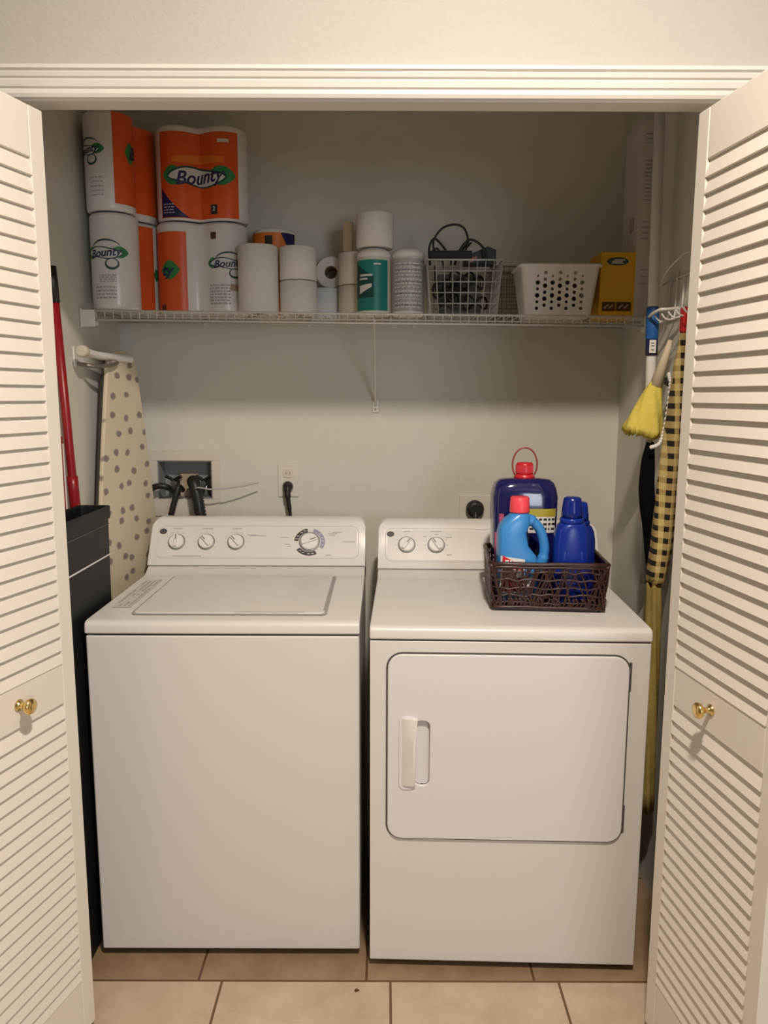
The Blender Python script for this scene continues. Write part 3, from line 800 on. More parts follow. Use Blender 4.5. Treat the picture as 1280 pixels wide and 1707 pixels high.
def canister(x, y, r, h, label, style):
    t = thing('cleaning_wipes_canister', label, 'canister', (x, y, shz(x) + 0.001), 0, None)
    m = MB().lathe([(r - 0.004, 0), (r, 0.004), (r, h * 0.86), (r - 0.002, h * 0.87)], seg=40); m.build('tub', whitep, t)
    MB().lathe([(r + 0.0005, h * 0.865), (r + 0.001, h * 0.93), (r - 0.002, h * 0.965), (r - 0.012, h * 0.985), (r - 0.014, h)], seg=40).build('lid', whitep, t)
    ol = circle_outline(r)
    if style == 'teal':
        tl = wrap_patch(MB(), ol, -0.072, 0.048, 0.012, h * 0.82, 0.0008).build('teal_label', teal, t)
        wrap_patch(MB(), ol, -0.072, 0.0, 0.03, h * 0.82, 0.0012, shape=lambda q: (0.05, h * 0.82 - 0.05 * q)).build('dark_label_band', tealdark, t)
        w = MB()
        wrap_patch(w, ol, -0.045, -0.004, 0.112, 0.118, 0.0018); wrap_patch(w, ol, -0.047, -0.018, 0.102, 0.107, 0.0018)
        wrap_patch(w, ol, -0.047, -0.006, 0, 0, 0.0018, shape=lambda q: (0.060 + 0.02 * q, 0.085 + 0.006 * q))
        wrap_patch(w, ol, 0.0, 0.022, 0.145, 0.149, 0.0018)
        merge(tl, w.build('label_print', whitep, t))
    else:
        wrap_patch(MB(), ol, -0.085, 0.085, 0.012, h * 0.84, 0.0008).build('grey_label', mat('pale_grey_label', (0.47, 0.46, 0.45), 0.4), t)
        dense_print(t, ol, -0.045, 0.045, 0.022, 12, 0.0115, whitep, 21, 0.004)
        dense_print(t, ol, -0.045, 0.045, 0.028, 8, 0.017, darkprint, 22, 0.0014)
    return t
canister(-0.033, 2.428, 0.0505, 0.195, 'white canister with a teal label, holding up a toilet roll', 'teal')
canister(0.071, 2.428, 0.0485, 0.197, 'pale grey printed white canister, directly left of the wire basket with cables', 'grey')

# ------------------------------------------------------------------ wire basket with cables
def wire_basket(name, label, loc, rz, w0, w1, d0, d1, h, nx, nz, mt, rr=0.0016):
    t = thing(name, label, 'basket', loc, rz)
    def P(u, v, k):  # u,v in -1..1 , k height 0..1
        return (u * (w0 + (w1 - w0) * k) / 2, v * (d0 + (d1 - d0) * k) / 2, 0.002 + h * k)
    rim = MB()
    pts = [P(-1, -1, 1), P(1, -1, 1), P(1, 1, 1), P(-1, 1, 1)]
    rim.tube(pts, 0.0026, 8, closed=True); rim.build('rim', mt, t)
    m = MB()
    for i in range(1, nz):
        k = i / nz; m.tube([P(-1, -1, k), P(1, -1, k), P(1, 1, k), P(-1, 1, k)], rr, 5, closed=True)
    m.tube([P(-1, -1, 0), P(1, -1, 0), P(1, 1, 0), P(-1, 1, 0)], rr, 5, closed=True)
    for i in range(nx + 1):
        u = -1 + 2 * i / nx
        m.tube([P(u, -1, 1), P(u, -1, 0), P(u, 1, 0), P(u, 1, 1)], rr, 5)
        m.tube([P(-1, u, 1), P(-1, u, 0), P(1, u, 0), P(1, u, 1)], rr, 5)
    m.build('wire_mesh', mt, t)
    return t
wire_basket('wire_basket', 'grey wire grid basket holding black cables on the shelf', (0.236, 2.44, shz(0.236) + 0.001), 0, 0.196, 0.222, 0.16, 0.18, 0.155, 9, 5, mat('pale_grey_wire', (0.50, 0.48, 0.44), 0.45))
wire_basket('wire_basket', 'brownish wire basket almost hidden behind the white perforated basket', (0.400, 2.580, shz(0.40) + 0.001), R(4), 0.11, 0.13, 0.10, 0.12, 0.165, 7, 7, brownwire, 0.0013)
def coil(pts, n=14):
    """smooth closed-ish path through points (Catmull-Rom)"""
    P = [Vector(p) for p in pts]; out = []
    for i in range(len(P) - 1):
        a = P[max(i - 1, 0)]; b = P[i]; c = P[i + 1]; d = P[min(i + 2, len(P) - 1)]
        for k in range(n):
            t = k / n; out.append(0.5 * ((2 * b) + (c - a) * t + (2 * a - 5 * b + 4 * c - d) * t * t + (3 * b - a - 3 * c + d) * t ** 3))
    out.append(P[-1]); return out
zb = shz(0.236)
cb = MB()
cb.tube(coil([(0.17, 2.41, zb + 0.165), (0.148, 2.42, zb + 0.20), (0.150, 2.42, zb + 0.232), (0.175, 2.42, zb + 0.262), (0.212, 2.43, zb + 0.274), (0.240, 2.43, zb + 0.262), (0.252, 2.43, zb + 0.225), (0.236, 2.42, zb + 0.20), (0.215, 2.41, zb + 0.165)]), 0.0034, 8)
cb.tube(coil([(0.136, 2.40, zb + 0.15), (0.133, 2.40, zb + 0.20), (0.146, 2.40, zb + 0.226), (0.165, 2.40, zb + 0.215), (0.195, 2.40, zb + 0.175), (0.20, 2.40, zb + 0.15)]), 0.0034, 8)
cb.tube(coil([(0.14, 2.41, zb + 0.19), (0.158, 2.41, zb + 0.20), (0.172, 2.41, zb + 0.17), (0.18, 2.41, zb + 0.14)]), 0.003, 8)
cb.tube(coil([(0.21, 2.395, zb + 0.15), (0.222, 2.395, zb + 0.19), (0.25, 2.395, zb + 0.222), (0.278, 2.395, zb + 0.215), (0.300, 2.395, zb + 0.19), (0.305, 2.395, zb + 0.15)]), 0.0036, 8)
cb.tube(coil([(0.225, 2.39, zb + 0.165), (0.245, 2.39, zb + 0.20), (0.258, 2.40, zb + 0.215)]), 0.003, 8)
for k in range(7):
    a0 = random.uniform(0, 6); cx = random.uniform(0.185, 0.285); cy = 2.43 + random.uniform(-0.012, 0.012); cz = zb + 0.045 + 0.012 * k
    rr = random.uniform(0.028, 0.045)
    cb.tube([(cx + rr * math.cos(a0 + 2 * PI * j / 20), cy + rr * 0.7 * math.sin(a0 + 2 * PI * j / 20), cz + 0.02 * math.sin(a0 * 2 + 4 * PI * j / 20)) for j in range(20)], 0.0036, 7, closed=True)
cb.tube(coil([(0.150, 2.375, zb + 0.145), (0.152, 2.372, zb + 0.09), (0.158, 2.372, zb + 0.055), (0.185, 2.375, zb + 0.025), (0.22, 2.38, zb + 0.02)]), 0.004, 8)
tag(cb.build('cable_coil', black), 'looped black electrical cables rising out of the wire basket', 'cable')
ps = thing('power_strip', 'black flat power strip across the top of the wire basket', 'power strip', (0.195, 2.372, zb + 0.160))
MB().box(-0.062, 0.062, -0.015, 0.015, 0, 0.026).build('body', blackp, ps, bevel=0.003)
for k in range(4):
    MB().lathe([(0.008, 0), (0.008, 0.0012), (0.004, 0.0014)], seg=16, M=Matrix.Translation((-0.042 + 0.028 * k, 0, 0.026))).build('socket', greyp, ps)
ds = thing('device_box', 'dark blue-grey box with a pinkish marking leaning out of the wire basket', 'box', (0.292, 2.450, zb + 0.158))
MB().prism([(-0.05, 0), (0.045, 0), (0.045, 0.042), (0.02, 0.052), (-0.02, 0.034), (-0.05, 0.024)], -0.03, 0.03, 'y').build('body', greybox, ds, bevel=0.002)
m = MB(); m.prism([(-0.040, 0.006), (-0.012, 0.018), (-0.014, 0.023), (-0.045, 0.012)], -0.0315, -0.0302, 'y'); m.prism([(-0.035, 0.002), (-0.018, 0.010), (-0.02, 0.012), (-0.038, 0.006)], -0.0315, -0.0302, 'y'); m.build('pink_marking', mat('dull_pink', (0.45, 0.18, 0.16), 0.5), ds)
tag(MB().box(0.165, 0.300, 2.472, 2.510, zb + 0.006, zb + 0.135).build('adapter_box', mat('grey_card', (0.13, 0.125, 0.12), 0.7, var=0.4, vscale=35), bevel=0.003), 'dark grey box deep inside the wire grid basket', 'box')

# white perforated basket
pb = thing('plastic_basket', 'white perforated plastic basket between the wire baskets and the yellow carton', 'basket', (0.521, 2.435, shz(0.521) + 0.001))
def shell_box(w0, w1, d0, d1, h, t, r=0.014):
    m = MB(); rings = []
    def ring(w, d, z): return [m.bm.verts.new((x, y, z)) for x, y in rrect(-w / 2, w / 2, -d / 2, d / 2, r, 5)]
    rings = [ring(w0, d0, 0), ring(w1, d1, h), ring(w1 - 2 * t, d1 - 2 * t, h), ring(w0 - 2 * t, d0 - 2 * t, t)]
    N = len(rings[0])
    for i in range(3):
        for k in range(N): m.bm.faces.new((rings[i][k], rings[i][(k + 1) % N], rings[i + 1][(k + 1) % N], rings[i + 1][k]))
    m.bm.faces.new(rings[0][::-1]); m.bm.faces.new(rings[3])
    return m
body = shell_box(0.198, 0.236, 0.12, 0.15, 0.147, 0.0025).build('tub', whitep, pb)
c_ = MB(); cols = 7
for i in range(cols):
    x = -0.066 + 0.022 * i; n = 6
    for j in range(n):
        z = 0.024 + 0.0185 * j + (0.009 if i % 2 else 0)
        big = ((i + j) % 2 == 0)
        r = 0.0068 if (big and 0 < j < 5) else (0.0045 if j % 2 else 0.0052)
        if j == n - 1: r = 0.0035 if i % 2 == 0 else 0.0055
        c_.cyl((x, -0.12, z), (x, 0.0, z), r, seg=12)
cut(body, c_)
m = MB()
o = [(x, y, 0.147) for x, y in rrect(-0.121, 0.121, -0.078, 0.078, 0.016, 5)]
m.tube(o, 0.0045, 8, closed=True); m.build('rim', whitep, pb)
tag(MB().box(-0.075, 0.075, -0.03, 0.03, 0.006, 0.11).build('grey_pouch', mat('dark_cloth', (0.05, 0.045, 0.04), 0.9), loc=(0.521, 2.44, shz(0.526) + 0.001), bevel=0.012), 'dark grey contents seen through the holes of the perforated basket', 'pouch')

# yellow carton
yc = thing('yellow_carton', 'bright yellow cardboard carton at the right end of the shelf', 'carton', (0.699, 2.455, shz(0.699) + 0.001), R(1))
MB().box(-0.053, 0.053, -0.06, 0.06, 0, 0.192).build('box', yellowc, yc, bevel=0.0015)
FY = Matrix.Translation((0, -0.0604, 0)) @ Matrix.Rotation(R(90), 4, 'X')
MB().prism([(-0.022 + 0.0 + 0.033 * math.cos(2 * PI * k / 24) + 0.02, 0.165 + 0.012 * math.sin(2 * PI * k / 24)) for k in range(24)], 0, 0.0006, 'z', M=FY).build('logo_oval', mat('dark_green_print', (0.04, 0.09, 0.06), 0.5), yc)
m = MB()
for a, b, c2 in ((-0.018, 0.012, 0.1635), (-0.012, 0.02, 0.168), (-0.02, 0.016, 0.159)): m.box(a, b, c2, c2 + 0.0025, 0.0006, 0.001, M=FY)
m.build('logo_print', whitep, yc)
m = MB(); m.box(-0.044, -0.004, 0.020, 0.047, 0, 0.0006, M=FY); m.box(-0.001, 0.044, 0.020, 0.047, 0, 0.0006, M=FY); m.build('brown_panels', brownprint, yc)
m = MB()
for u in (-0.036, -0.022, 0.008, 0.024): m.prism([(u, 0.026), (u + 0.012, 0.036), (u + 0.011, 0.041), (u - 0.003, 0.031)], 0.0006, 0.0011, 'z', M=FY)
m.build('panel_print', card, yc)

# tall narrow white carton
tc_ = thing('tall_carton', 'tall narrow white printed carton standing in the right corner behind the yellow carton', 'carton', (0.7745, 2.47, shz(0.77) + 0.001))
MB().box(-0.022, 0.022, -0.075, 0.075, 0, 0.565).build('box', mat('pale_carton', (0.60, 0.57, 0.52), 0.6), tc_, bevel=0.0015)
FT = Matrix.Translation((0, -0.0755, 0)) @ Matrix.Rotation(R(90), 4, 'X')
m = MB(); random.seed(5)
for z0, z1, st in ((0.34, 0.46, 0.011), (0.23, 0.29, 0.016), (0.50, 0.53, 0.012), (0.10, 0.16, 0.02)):
    z = z0
    while z < z1:
        m.box(-0.012 + random.uniform(0, 0.006), 0.012, z, z + 0.004, 0, 0.0004, M=FT); z += st
m.build('printed_lines', greyline, tc_)
FS = Matrix.Translation((-0.0225, 0, 0)) @ Matrix.Rotation(R(90), 4, 'Z') @ Matrix.Rotation(R(90), 4, 'X')
m = MB(); m.box(-0.04, 0.0, 0.26, 0.30, -0.0002, 0.0004, M=Matrix.Translation((-0.0225, 0, 0)) @ Matrix(((0, 0, -1, 0), (1, 0, 0, 0), (0, 1, 0, 0), (0, 0, 0, 1)))); m.build('side_print', mat('tan_print', (0.40, 0.34, 0.27), 0.6), tc_)

# ------------------------------------------------------------------ back wall fittings
ob = thing('washer_outlet_box', 'white recessed wall box with hose valves behind the washer', 'outlet box', (-0.688, YW, 1.18))
m = MB()
o_ = rrect(-0.125, 0.122, -0.125, 0.105, 0.004, 2)
# flange as four bars with bevelled look
m.box(-0.125, 0.122, -0.005, -0.0003, 0.068, 0.105); m.box(-0.125, 0.122, -0.005, -0.0003, -0.125, -0.065)
m.box(-0.125, -0.094, -0.005, -0.0003, -0.065, 0.068); m.box(0.094, 0.122, -0.005, -0.0003, -0.065, 0.068)
m.build('flange', mat('cream_plastic', (0.66, 0.61, 0.52), 0.5), ob, bevel=0.0015)
bxm = mat('grey_box_plastic', (0.30, 0.31, 0.31), 0.6)
m = MB(); m.box(-0.093, 0.093, 0.080, 0.084, -0.0645, 0.0675); m.box(-0.0935, -0.0905, 0.0, 0.080, -0.0645, 0.0675); m.box(0.0905, 0.0935, 0.0, 0.080, -0.0645, 0.0675)
m.box(-0.0905, 0.0905, 0.0, 0.080, 0.0645, 0.0675); m.box(-0.0905, 0.0905, 0, 0.080, -0.0645, -0.0615); m.build('recess', bxm, ob)
for sx, hm in ((-0.045, blackp), (0.060, blackp)):
    v = MB(); v.cyl((sx, 0.05, -0.06), (sx, 0.05, 0.0), 0.011, seg=14); v.cyl((sx, 0.05, -0.012), (sx, 0.012, -0.012), 0.009, seg=14)
    vv = v.build('valve', steel if sx < 0 else steel, ob)
    h = MB(); h.tube(coil([(sx - 0.028, 0.02, 0.012), (sx - 0.01, 0.02, 0.004), (sx, 0.02, -0.004), (sx + 0.01, 0.02, 0.004), (sx + 0.028, 0.02, 0.012)], 4), 0.0055, 8); h.cyl((sx, 0.02, -0.005), (sx, 0.045, -0.02), 0.007, seg=10)
    h.build('valve_handle', hm, vv)
m = MB(); m.box(-0.028, 0.030, 0.035, 0.075, -0.0615, 0.018); m.build('drain_housing', mat('tan_plastic', (0.46, 0.38, 0.27), 0.6), ob, bevel=0.003)
def hose(name, label, pts, r, ribs=False):
    P = coil(pts, 12)
    if ribs:
        rs = [r * (1 + 0.10 * (1 if i % 2 else -1)) for i in range(len(P))]
        return tag(MB().tube(P, rs, 14).build(name, black), label, 'hose')
    return tag(MB().tube(P, r, 12).build(name, black), label, 'hose')
hose('supply_hose', 'black hose curving left from the wall box to behind the ironing board', [(-0.735, 2.655, 1.145), (-0.738, 2.61, 1.160), (-0.765, 2.60, 1.166), (-0.795, 2.60, 1.15), (-0.815, 2.60, 1.10), (-0.80, 2.60, 0.98)], 0.0105)
hose('supply_hose', 'thinner black hose bending down to the washer from the wall box centre', [(-0.690, 2.62, 1.150), (-0.693, 2.585, 1.165), (-0.70, 2.575, 1.14), (-0.722, 2.572, 1.06), (-0.735, 2.57, 0.96)], 0.0095)
hose('drain_hose', 'thick black ribbed drain hose hooked out of the wall box', [(-0.650, 2.66, 1.140), (-0.652, 2.62, 1.175), (-0.645, 2.595, 1.180), (-0.634, 2.582, 1.15), (-0.625, 2.577, 1.10), (-0.615, 2.575, 1.02), (-0.61, 2.573, 0.93)], 0.019, True)
tag(MB().tube(coil([(-0.655, 2.598, 1.150), (-0.62, 2.555, 1.166), (-0.575, 2.56, 1.160), (-0.50, 2.575, 1.166), (-0.425, 2.60, 1.178)], 10), 0.0026, 7).build('cable_tie', greyp), 'thin grey cable tie tail sticking out to the right of the wall box', 'cable tie')
def recept(name, label, x, z, w=0.070, h=0.114):
    t = thing(name, label, 'outlet', (x, YW, z))
    MB().box(-w / 2, w / 2, -0.005, -0.0003, -h / 2, h / 2).build('cover_plate', mat('outlet_plate', (0.70, 0.66, 0.58), 0.4), t, bevel=0.002)
    return t
t = recept('wall_outlet', 'duplex outlet plate above the washer with a black plug in its lower socket', -0.331, 1.181)
for dz in (0.024, -0.024):
    s_ = MB().prism(rrect(-0.017, 0.017, dz - 0.014, dz + 0.014, 0.008, 4), -0.0075, -0.005, 'y').build('socket', mat('outlet_face', (0.66, 0.58, 0.50), 0.4), t)
    if dz > 0: MB().box(-0.007, -0.0055, -0.0079, -0.0074, dz - 0.002, dz + 0.006).box(0.0055, 0.007, -0.0079, -0.0074, dz - 0.002, dz + 0.006).build('slot', darkprint, s_)
pl = thing('power_plug', 'black three-prong plug and cord dropping behind the washer', 'plug', (-0.331, YW - 0.008, 1.152))
MB().lathe([(0.017, 0), (0.018, 0.008), (0.015, 0.02), (0.010, 0.026)], seg=20, M=Matrix.Translation((0, 0, 0.010)) @ Matrix.Rotation(R(90), 4, 'X')).build('plug_head', black, pl)
MB().tube(coil([(0, -0.022, 0.008), (0.001, -0.03, -0.012), (0.004, -0.03, -0.04), (0.009, -0.026, -0.09), (0.012, -0.024, -0.16), (0.012, -0.024, -0.25)], 6), [0.013] * 5 + [0.011] * 5 + [0.008] * 6 + [0.0062] * 15, 10).build('cord', black, pl)
t = recept('dryer_outlet', 'large wall outlet plate behind the dryer, left of the basket', 0.318, 1.075, 0.115, 0.115)
pl = thing('power_plug', 'round black dryer plug just above the dryer console', 'plug', (0.314, YW - 0.006, 1.086))
MB().lathe([(0.030, 0), (0.031, 0.018), (0.027, 0.03), (0.018, 0.034)], seg=28, M=Matrix.Rotation(R(90), 4, 'X')).build('plug_head', black, pl)
MB().tube(coil([(0, -0.028, -0.01), (0, -0.04, -0.04), (0.005, -0.045, -0.12), (0.01, -0.05, -0.25)], 6), 0.010, 10).build('cord', black, pl)

# ------------------------------------------------------------------ left side things
ib = thing('ironing_board', 'ironing board with dotted cream cover standing upright against the left wall', 'ironing board', (-0.825, 2.435, 0), R(76))
# local x across the board, y = thickness direction (outer cover at -y), z up
def board_poly(n=16):
    pts = []
    H, T = 1.607, 0.27
    half = 0.165
    pts += [(-half + 0.02, T), (half - 0.02, T), (half, T + 0.03), (half, 1.00)]
    def w(z):
        t = (z - 1.00) / (H - 1.00); return half - (half - 0.072) * (t ** 1.15)
    for k in range(1, n): 
        z = 1.00 + (H - 0.05 - 1.00) * k / n; pts.append((w(z), z))
    r = w(H - 0.05)
    for k in range(9):
        a = PI * k / 8; pts.append((r * math.cos(a), H - 0.05 + 0.05 * math.sin(a)))
    for k in range(n - 1, 0, -1):
        z = 1.00 + (H - 0.05 - 1.00) * k / n; pts.append((-w(z), z))
    pts += [(-half, 1.00), (-half, T + 0.03)]
    return pts
bpoly = board_poly()
MB().prism(bpoly, -0.014, 0.0, 'y').build('cover', dotted, ib, bevel=0.005, seg=3)
MB().prism([(x * 0.965, z if z < 1.5 else z - 0.004) for x, z in bpoly], 0.0, 0.010, 'y').build('metal_top', mat('dark_metal_board', (0.05, 0.045, 0.04), 0.5), ib)
m = MB()
m.tube([(-0.05, 0.020, 1.50), (0.06, 0.020, 0.30), (0.06, 0.020, 0.02)], 0.008, 8); m.tube([(0.05, 0.032, 1.50), (-0.06, 0.032, 0.30), (-0.06, 0.032, 0.02)], 0.008, 8)
m.tube([(-0.13, 0.020, 0.012), (0.13, 0.020, 0.012)], 0.010, 8)
m.build('leg', wirew, ib)
hg = thing('board_hanger', 'white tubular holder with a round cap at the nose of the ironing board', 'hanger', (-0.875, 2.24, 1.580))
MB().box(-0.0145, -0.010, 0.0, 0.07, -0.028, 0.028).build('wall_plate', whitep, hg, bevel=0.001)
MB().tube(coil([(0.030, -0.03, 0.012), (0.035, 0.06, 0.006), (0.050, 0.15, 0.005), (0.085, 0.21, 0.002)], 8), 0.0115, 12).build('arm', whitep, hg)
MB().lathe([(0.015, 0), (0.0165, 0.006), (0.0165, 0.024), (0.013, 0.03)], seg=20, M=Matrix.Translation((0.030, -0.026, 0.012)) @ Matrix.Rotation(R(90), 4, 'X')).build('end_cap', mat('cream_cap', (0.62, 0.56, 0.44), 0.5), hg)
MB().tube(coil([(-0.008, 0.02, -0.02), (0.03, 0.03, -0.026), (0.055, 0.10, -0.022), (0.06, 0.15, -0.012)], 8), 0.006, 8).build('lower_hook', mat('dull_metal', (0.25, 0.22, 0.18), 0.4, metal=0.6), hg)

bin_ = thing('plastic_bin', 'tall narrow black bin with a thin white line, between washer and left wall', 'bin', (-0.800, 1.925, 0))
m = MB()
def brow(w, d, z, t=0): return [(x, y, z) for x, y in rrect(-w / 2 + t, w / 2 - t, -d / 2 + t, d / 2 - t, 0.012, 4)]
def hollow(m, rows):
    rg = [[m.bm.verts.new(p) for p in r] for r in rows]; N = len(rg[0])
    for i in range(len(rg) - 1):
        for k in range(N): m.bm.faces.new((rg[i][k], rg[i][(k + 1) % N], rg[i + 1][(k + 1) % N], rg[i + 1][k]))
    m.bm.faces.new(rg[0][::-1]); m.bm.faces.new(rg[-1])
hollow(m, [brow(0.07, 0.32, 0), brow(0.082, 0.36, 1.165), brow(0.082, 0.36, 1.165, 0.003), brow(0.07, 0.32, 0.8, 0.004)])
m.build('bin_body', blackp, bin_)
m = MB(); hollow(m, [brow(0.088, 0.368, 1.135), brow(0.090, 0.370, 1.170), brow(0.090, 0.370, 1.170, 0.005), brow(0.083, 0.362, 1.135, 0.0005)][0:3] + [brow(0.0835, 0.3625, 1.14, 0.0045)])
m.build('rim', blackp, bin_, bevel=0.001)
m = MB()
for z in (1.120,):
    P = brow(0.0825, 0.360, z); m.tube([P[i] for i in range(len(P))], 0.0012, 5, closed=True)
m.build('upper_ridge', mat('dull_grey_line', (0.10, 0.10, 0.10), 0.4), bin_)
m = MB(); P = brow(0.0815, 0.357, 1.035); m.tube(P, 0.0022, 6, closed=True); m.build('white_line', whitep, bin_)

# red handled broom & shorter red handle
br = thing('broom', 'red-handled broom with black grip leaning behind the black bin', 'broom', (0, 0, 0))
def lerp(a, b, t): return tuple(a[i] + (b[i] - a[i]) * t for i in range(3))
A, B = (-0.8735, 2.09, 1.805), (-0.847, 2.20, 0.115)
MB().cyl(A, lerp(A, B, 0.055), 0.0125, 0.0135, 14).build('grip', black, br)
MB().tube([lerp(A, B, 0.05), lerp(A, B, 0.30), lerp(A, B, 1)], 0.0118, 14).build('handle', red, br)
MB().tube([lerp(A, B, 0.33), lerp(A, B, 0.35), lerp(A, B, 0.9)], 0.0150, 14).build('lower_sleeve', red, br)
MB().box(-0.868, -0.828, 2.135, 2.265, 0.07, 0.125).build('brush_block', redp, br, bevel=0.005)
m = MB(); random.seed(2)
for i in range(6):
    for j in range(3): m.cyl((-0.862 + 0.014 * j, 2.15 + 0.02 * i, 0.072), (-0.864 + 0.016 * j, 2.146 + 0.021 * i, 0.0), 0.006, 0.008, 6)
m.build('bristles', mat('dark_bristles', (0.05, 0.05, 0.05), 0.9), br)
dp = thing('dustpan', 'shorter dark red dustpan handle rising beside the broom behind the bin', 'dustpan', (0, 0, 0))
A, B = (-0.8775, 2.090, 1.36), (-0.874, 2.095, 0.10)
MB().cyl(A, B, 0.0065, seg=12).build('handle', red, dp)
MB().tube([(-0.868, 2.085, 1.34), (-0.866, 2.09, 0.40)], 0.0022, 8).build('handle_highlight', mat('pale_highlight', (0.6, 0.5, 0.48), 0.4), dp)  # thin pale tube standing in for the highlight along the red handles
MB().box(-0.886, -0.852, 2.0, 2.125, 0.0, 0.10).build('pan', blackp, dp, bevel=0.004)

# ------------------------------------------------------------------ right side things
rk = thing('wire_rack', 'small white wire hook rack on the right closet wall', 'rack', (XR, 2.10, 1.72))
m = MB()
for z in (-0.03, 0.07): m.tube([(-0.006, -0.16, z), (-0.006, 0.12, z)], 0.0028, 7)
for k in range(6):
    y = 0.11 - 0.05 * k
    m.tube(coil([(-0.006, y, 0.09 if k % 2 else 0.075), (-0.008, y, 0.0), (-0.012, y, -0.035), (-0.045, y, -0.045), (-0.062, y, -0.030)], 5), 0.0024, 6)
m.tube(coil([(-0.008, 0.115, 0.07), (-0.035, 0.10, 0.055), (-0.045, 0.03, 0.085), (-0.02, -0.02, 0.12), (-0.008, -0.04, 0.12)], 6), 0.0024, 6)
m.build('hooks', wirew, rk)
m = MB(); m.tube(coil([(-0.062, 0.11, -0.030), (-0.068, 0.07, -0.026), (-0.06, 0.03, -0.018), (-0.045, 0.015, -0.018), (-0.03, -0.03, -0.02)], 6), 0.0045, 8); m.build('front_rail', wirew, rk)

po = thing('duster_pole', 'long white pole with a blue grip hanging against the right wall', 'pole', (0, 0, 0))
A, B = (0.7305, 2.19, 2.33), (0.768, 2.225, 0.925)
MB().tube([A, lerp(A, B, 0.47), B], [0.0145, 0.0145, 0.010], 16).build('shaft', whitep, po)
MB().tube([lerp(A, B, 0.435), lerp(A, B, 0.44), lerp(A, B, 0.495), lerp(A, B, 0.50)], [0.015, 0.0175, 0.0175, 0.016], 18).build('blue_grip', bluep, po)
MB().tube([lerp(A, B, 0.495), lerp(A, B, 0.53)], 0.0168, 18).build('label_sleeve', mat('dark_blue_label', (0.008, 0.02, 0.08), 0.4), po)
c0 = lerp(A, B, 0.513); m = MB()
m.box(c0[0] - 0.012, c0[0] + 0.006, c0[1] - 0.0185, c0[1] - 0.0165, c0[2] - 0.018, c0[2] + 0.018); wl_ = m.build('white_label', whitep, po)
m = MB()
for z in (-0.009, 0.002, 0.009): m.box(c0[0] - 0.007, c0[0] + 0.001, c0[1] - 0.019, c0[1] - 0.0184, c0[2] + z - 0.0012, c0[2] + z + 0.0012)
merge(wl_, m.build('label_print', darkprint, po))

du = thing('duster', 'yellow fluffy duster with a cream handle, hanging on the right wall', 'duster', (0, 0, 0))
A, B = (0.772, 2.125, 1.622), (0.744, 2.14, 1.50)
MB().tube([A, lerp(A, B, 0.3), B], [0.007, 0.010, 0.018], 12).build('handle', creamf, du)
def tuft():
    m = MB(); random.seed(12); seg = 44; rows = 22
    ax0 = Vector((0.745, 2.14, 1.512)); ax1 = Vector((0.712, 2.145, 1.362))
    d = (ax1 - ax0); t_ = d.normalized(); a = Vector((0.97, 0, 0)); a = (a - t_ * a.dot(t_)).normalized(); b = t_.cross(a)
    rings = []
    offs = [random.uniform(-1, 1) for _ in range(seg)]
    for i in range(rows + 1):
        k = i / rows; r = 0.014 + 0.043 * k ** 0.85
        if k > 0.9: r *= 1 - (k - 0.9) * 3.5
        ring = []
        for j in range(seg):
            an = 2 * PI * j / seg; w = 1 + 0.10 * offs[j] * k + 0.05 * math.sin(an * 7 + k * 9)
            ring.append(m.bm.verts.new(ax0 + d * (k + 0.05 * offs[j] * k) + (a * math.cos(an) + b * math.sin(an) * 0.8) * r * w))
        rings.append(ring)
    for i in range(rows):
        for j in range(seg):
            f = m.bm.faces.new((rings[i][j], rings[i][(j + 1) % seg], rings[i + 1][(j + 1) % seg], rings[i + 1][j])); f.smooth = True
    m.bm.faces.new(rings[0]); m.bm.faces.new(rings[-1])
    return m
tuft().build('tuft', yellowf, du)

def drape(secs, seg=28, fold=0.0, nf=5, seed=1):
    """hanging cloth: (x,y,z,rx,ry) rings"""
    m = MB(); random.seed(seed); rings = []
    for i, (x, y, z, rx, ry) in enumerate(secs):
        ring = []
        for j in range(seg):
            a = 2 * PI * j / seg; w = 1 + fold * math.sin(nf * a + z * 14)
            ring.append(m.bm.verts.new((x + rx * w * math.cos(a), y + ry * w * math.sin(a), z + 0.004 * math.sin(3 * a + i))))
        rings.append(ring)
    for i in range(len(rings) - 1):
        for j in range(seg):
            f = m.bm.faces.new((rings[i][j], rings[i][(j + 1) % seg], rings[i + 1][(j + 1) % seg], rings[i + 1][j])); f.smooth = True
    m.bm.faces.new(rings[0]); m.bm.faces.new(rings[-1][::-1])
    return m
bgh = thing('bag_holder', 'long yellow and black checked fabric tube hanging beside the right door', 'bag holder', (0, 0, 0))
def interp(keys, n):
    out = []
    for i in range(n + 1):
        t = i / n * (len(keys) - 1); k = min(int(t), len(keys) - 2); f = t - k
        out.append(tuple(keys[k][q] * (1 - f) + keys[k + 1][q] * f for q in range(5)))
    return out
drape(interp([(0.772, 2.02, 1.635, 0.014, 0.014), (0.765, 2.02, 1.55, 0.018, 0.026), (0.762, 2.02, 1.44, 0.022, 0.035), (0.756, 2.02, 1.32, 0.027, 0.042), (0.752, 2.03, 1.20, 0.029, 0.045), (0.745, 2.03, 1.08, 0.027, 0.040), (0.738, 2.04, 0.985, 0.024, 0.032), (0.737, 2.05, 0.965, 0.018, 0.022)], 30), fold=0.07, nf=5).build('checked_sleeve', gingham, bgh)
drape(interp([(0.737, 2.05, 0.972, 0.018, 0.024), (0.740, 2.055, 0.90, 0.021, 0.028), (0.742, 2.06, 0.78, 0.022, 0.03), (0.745, 2.06, 0.55, 0.024, 0.035), (0.75, 2.06, 0.30, 0.022, 0.03)], 16), fold=0.12, nf=6).build('plain_lower_sleeve', olive, bgh)
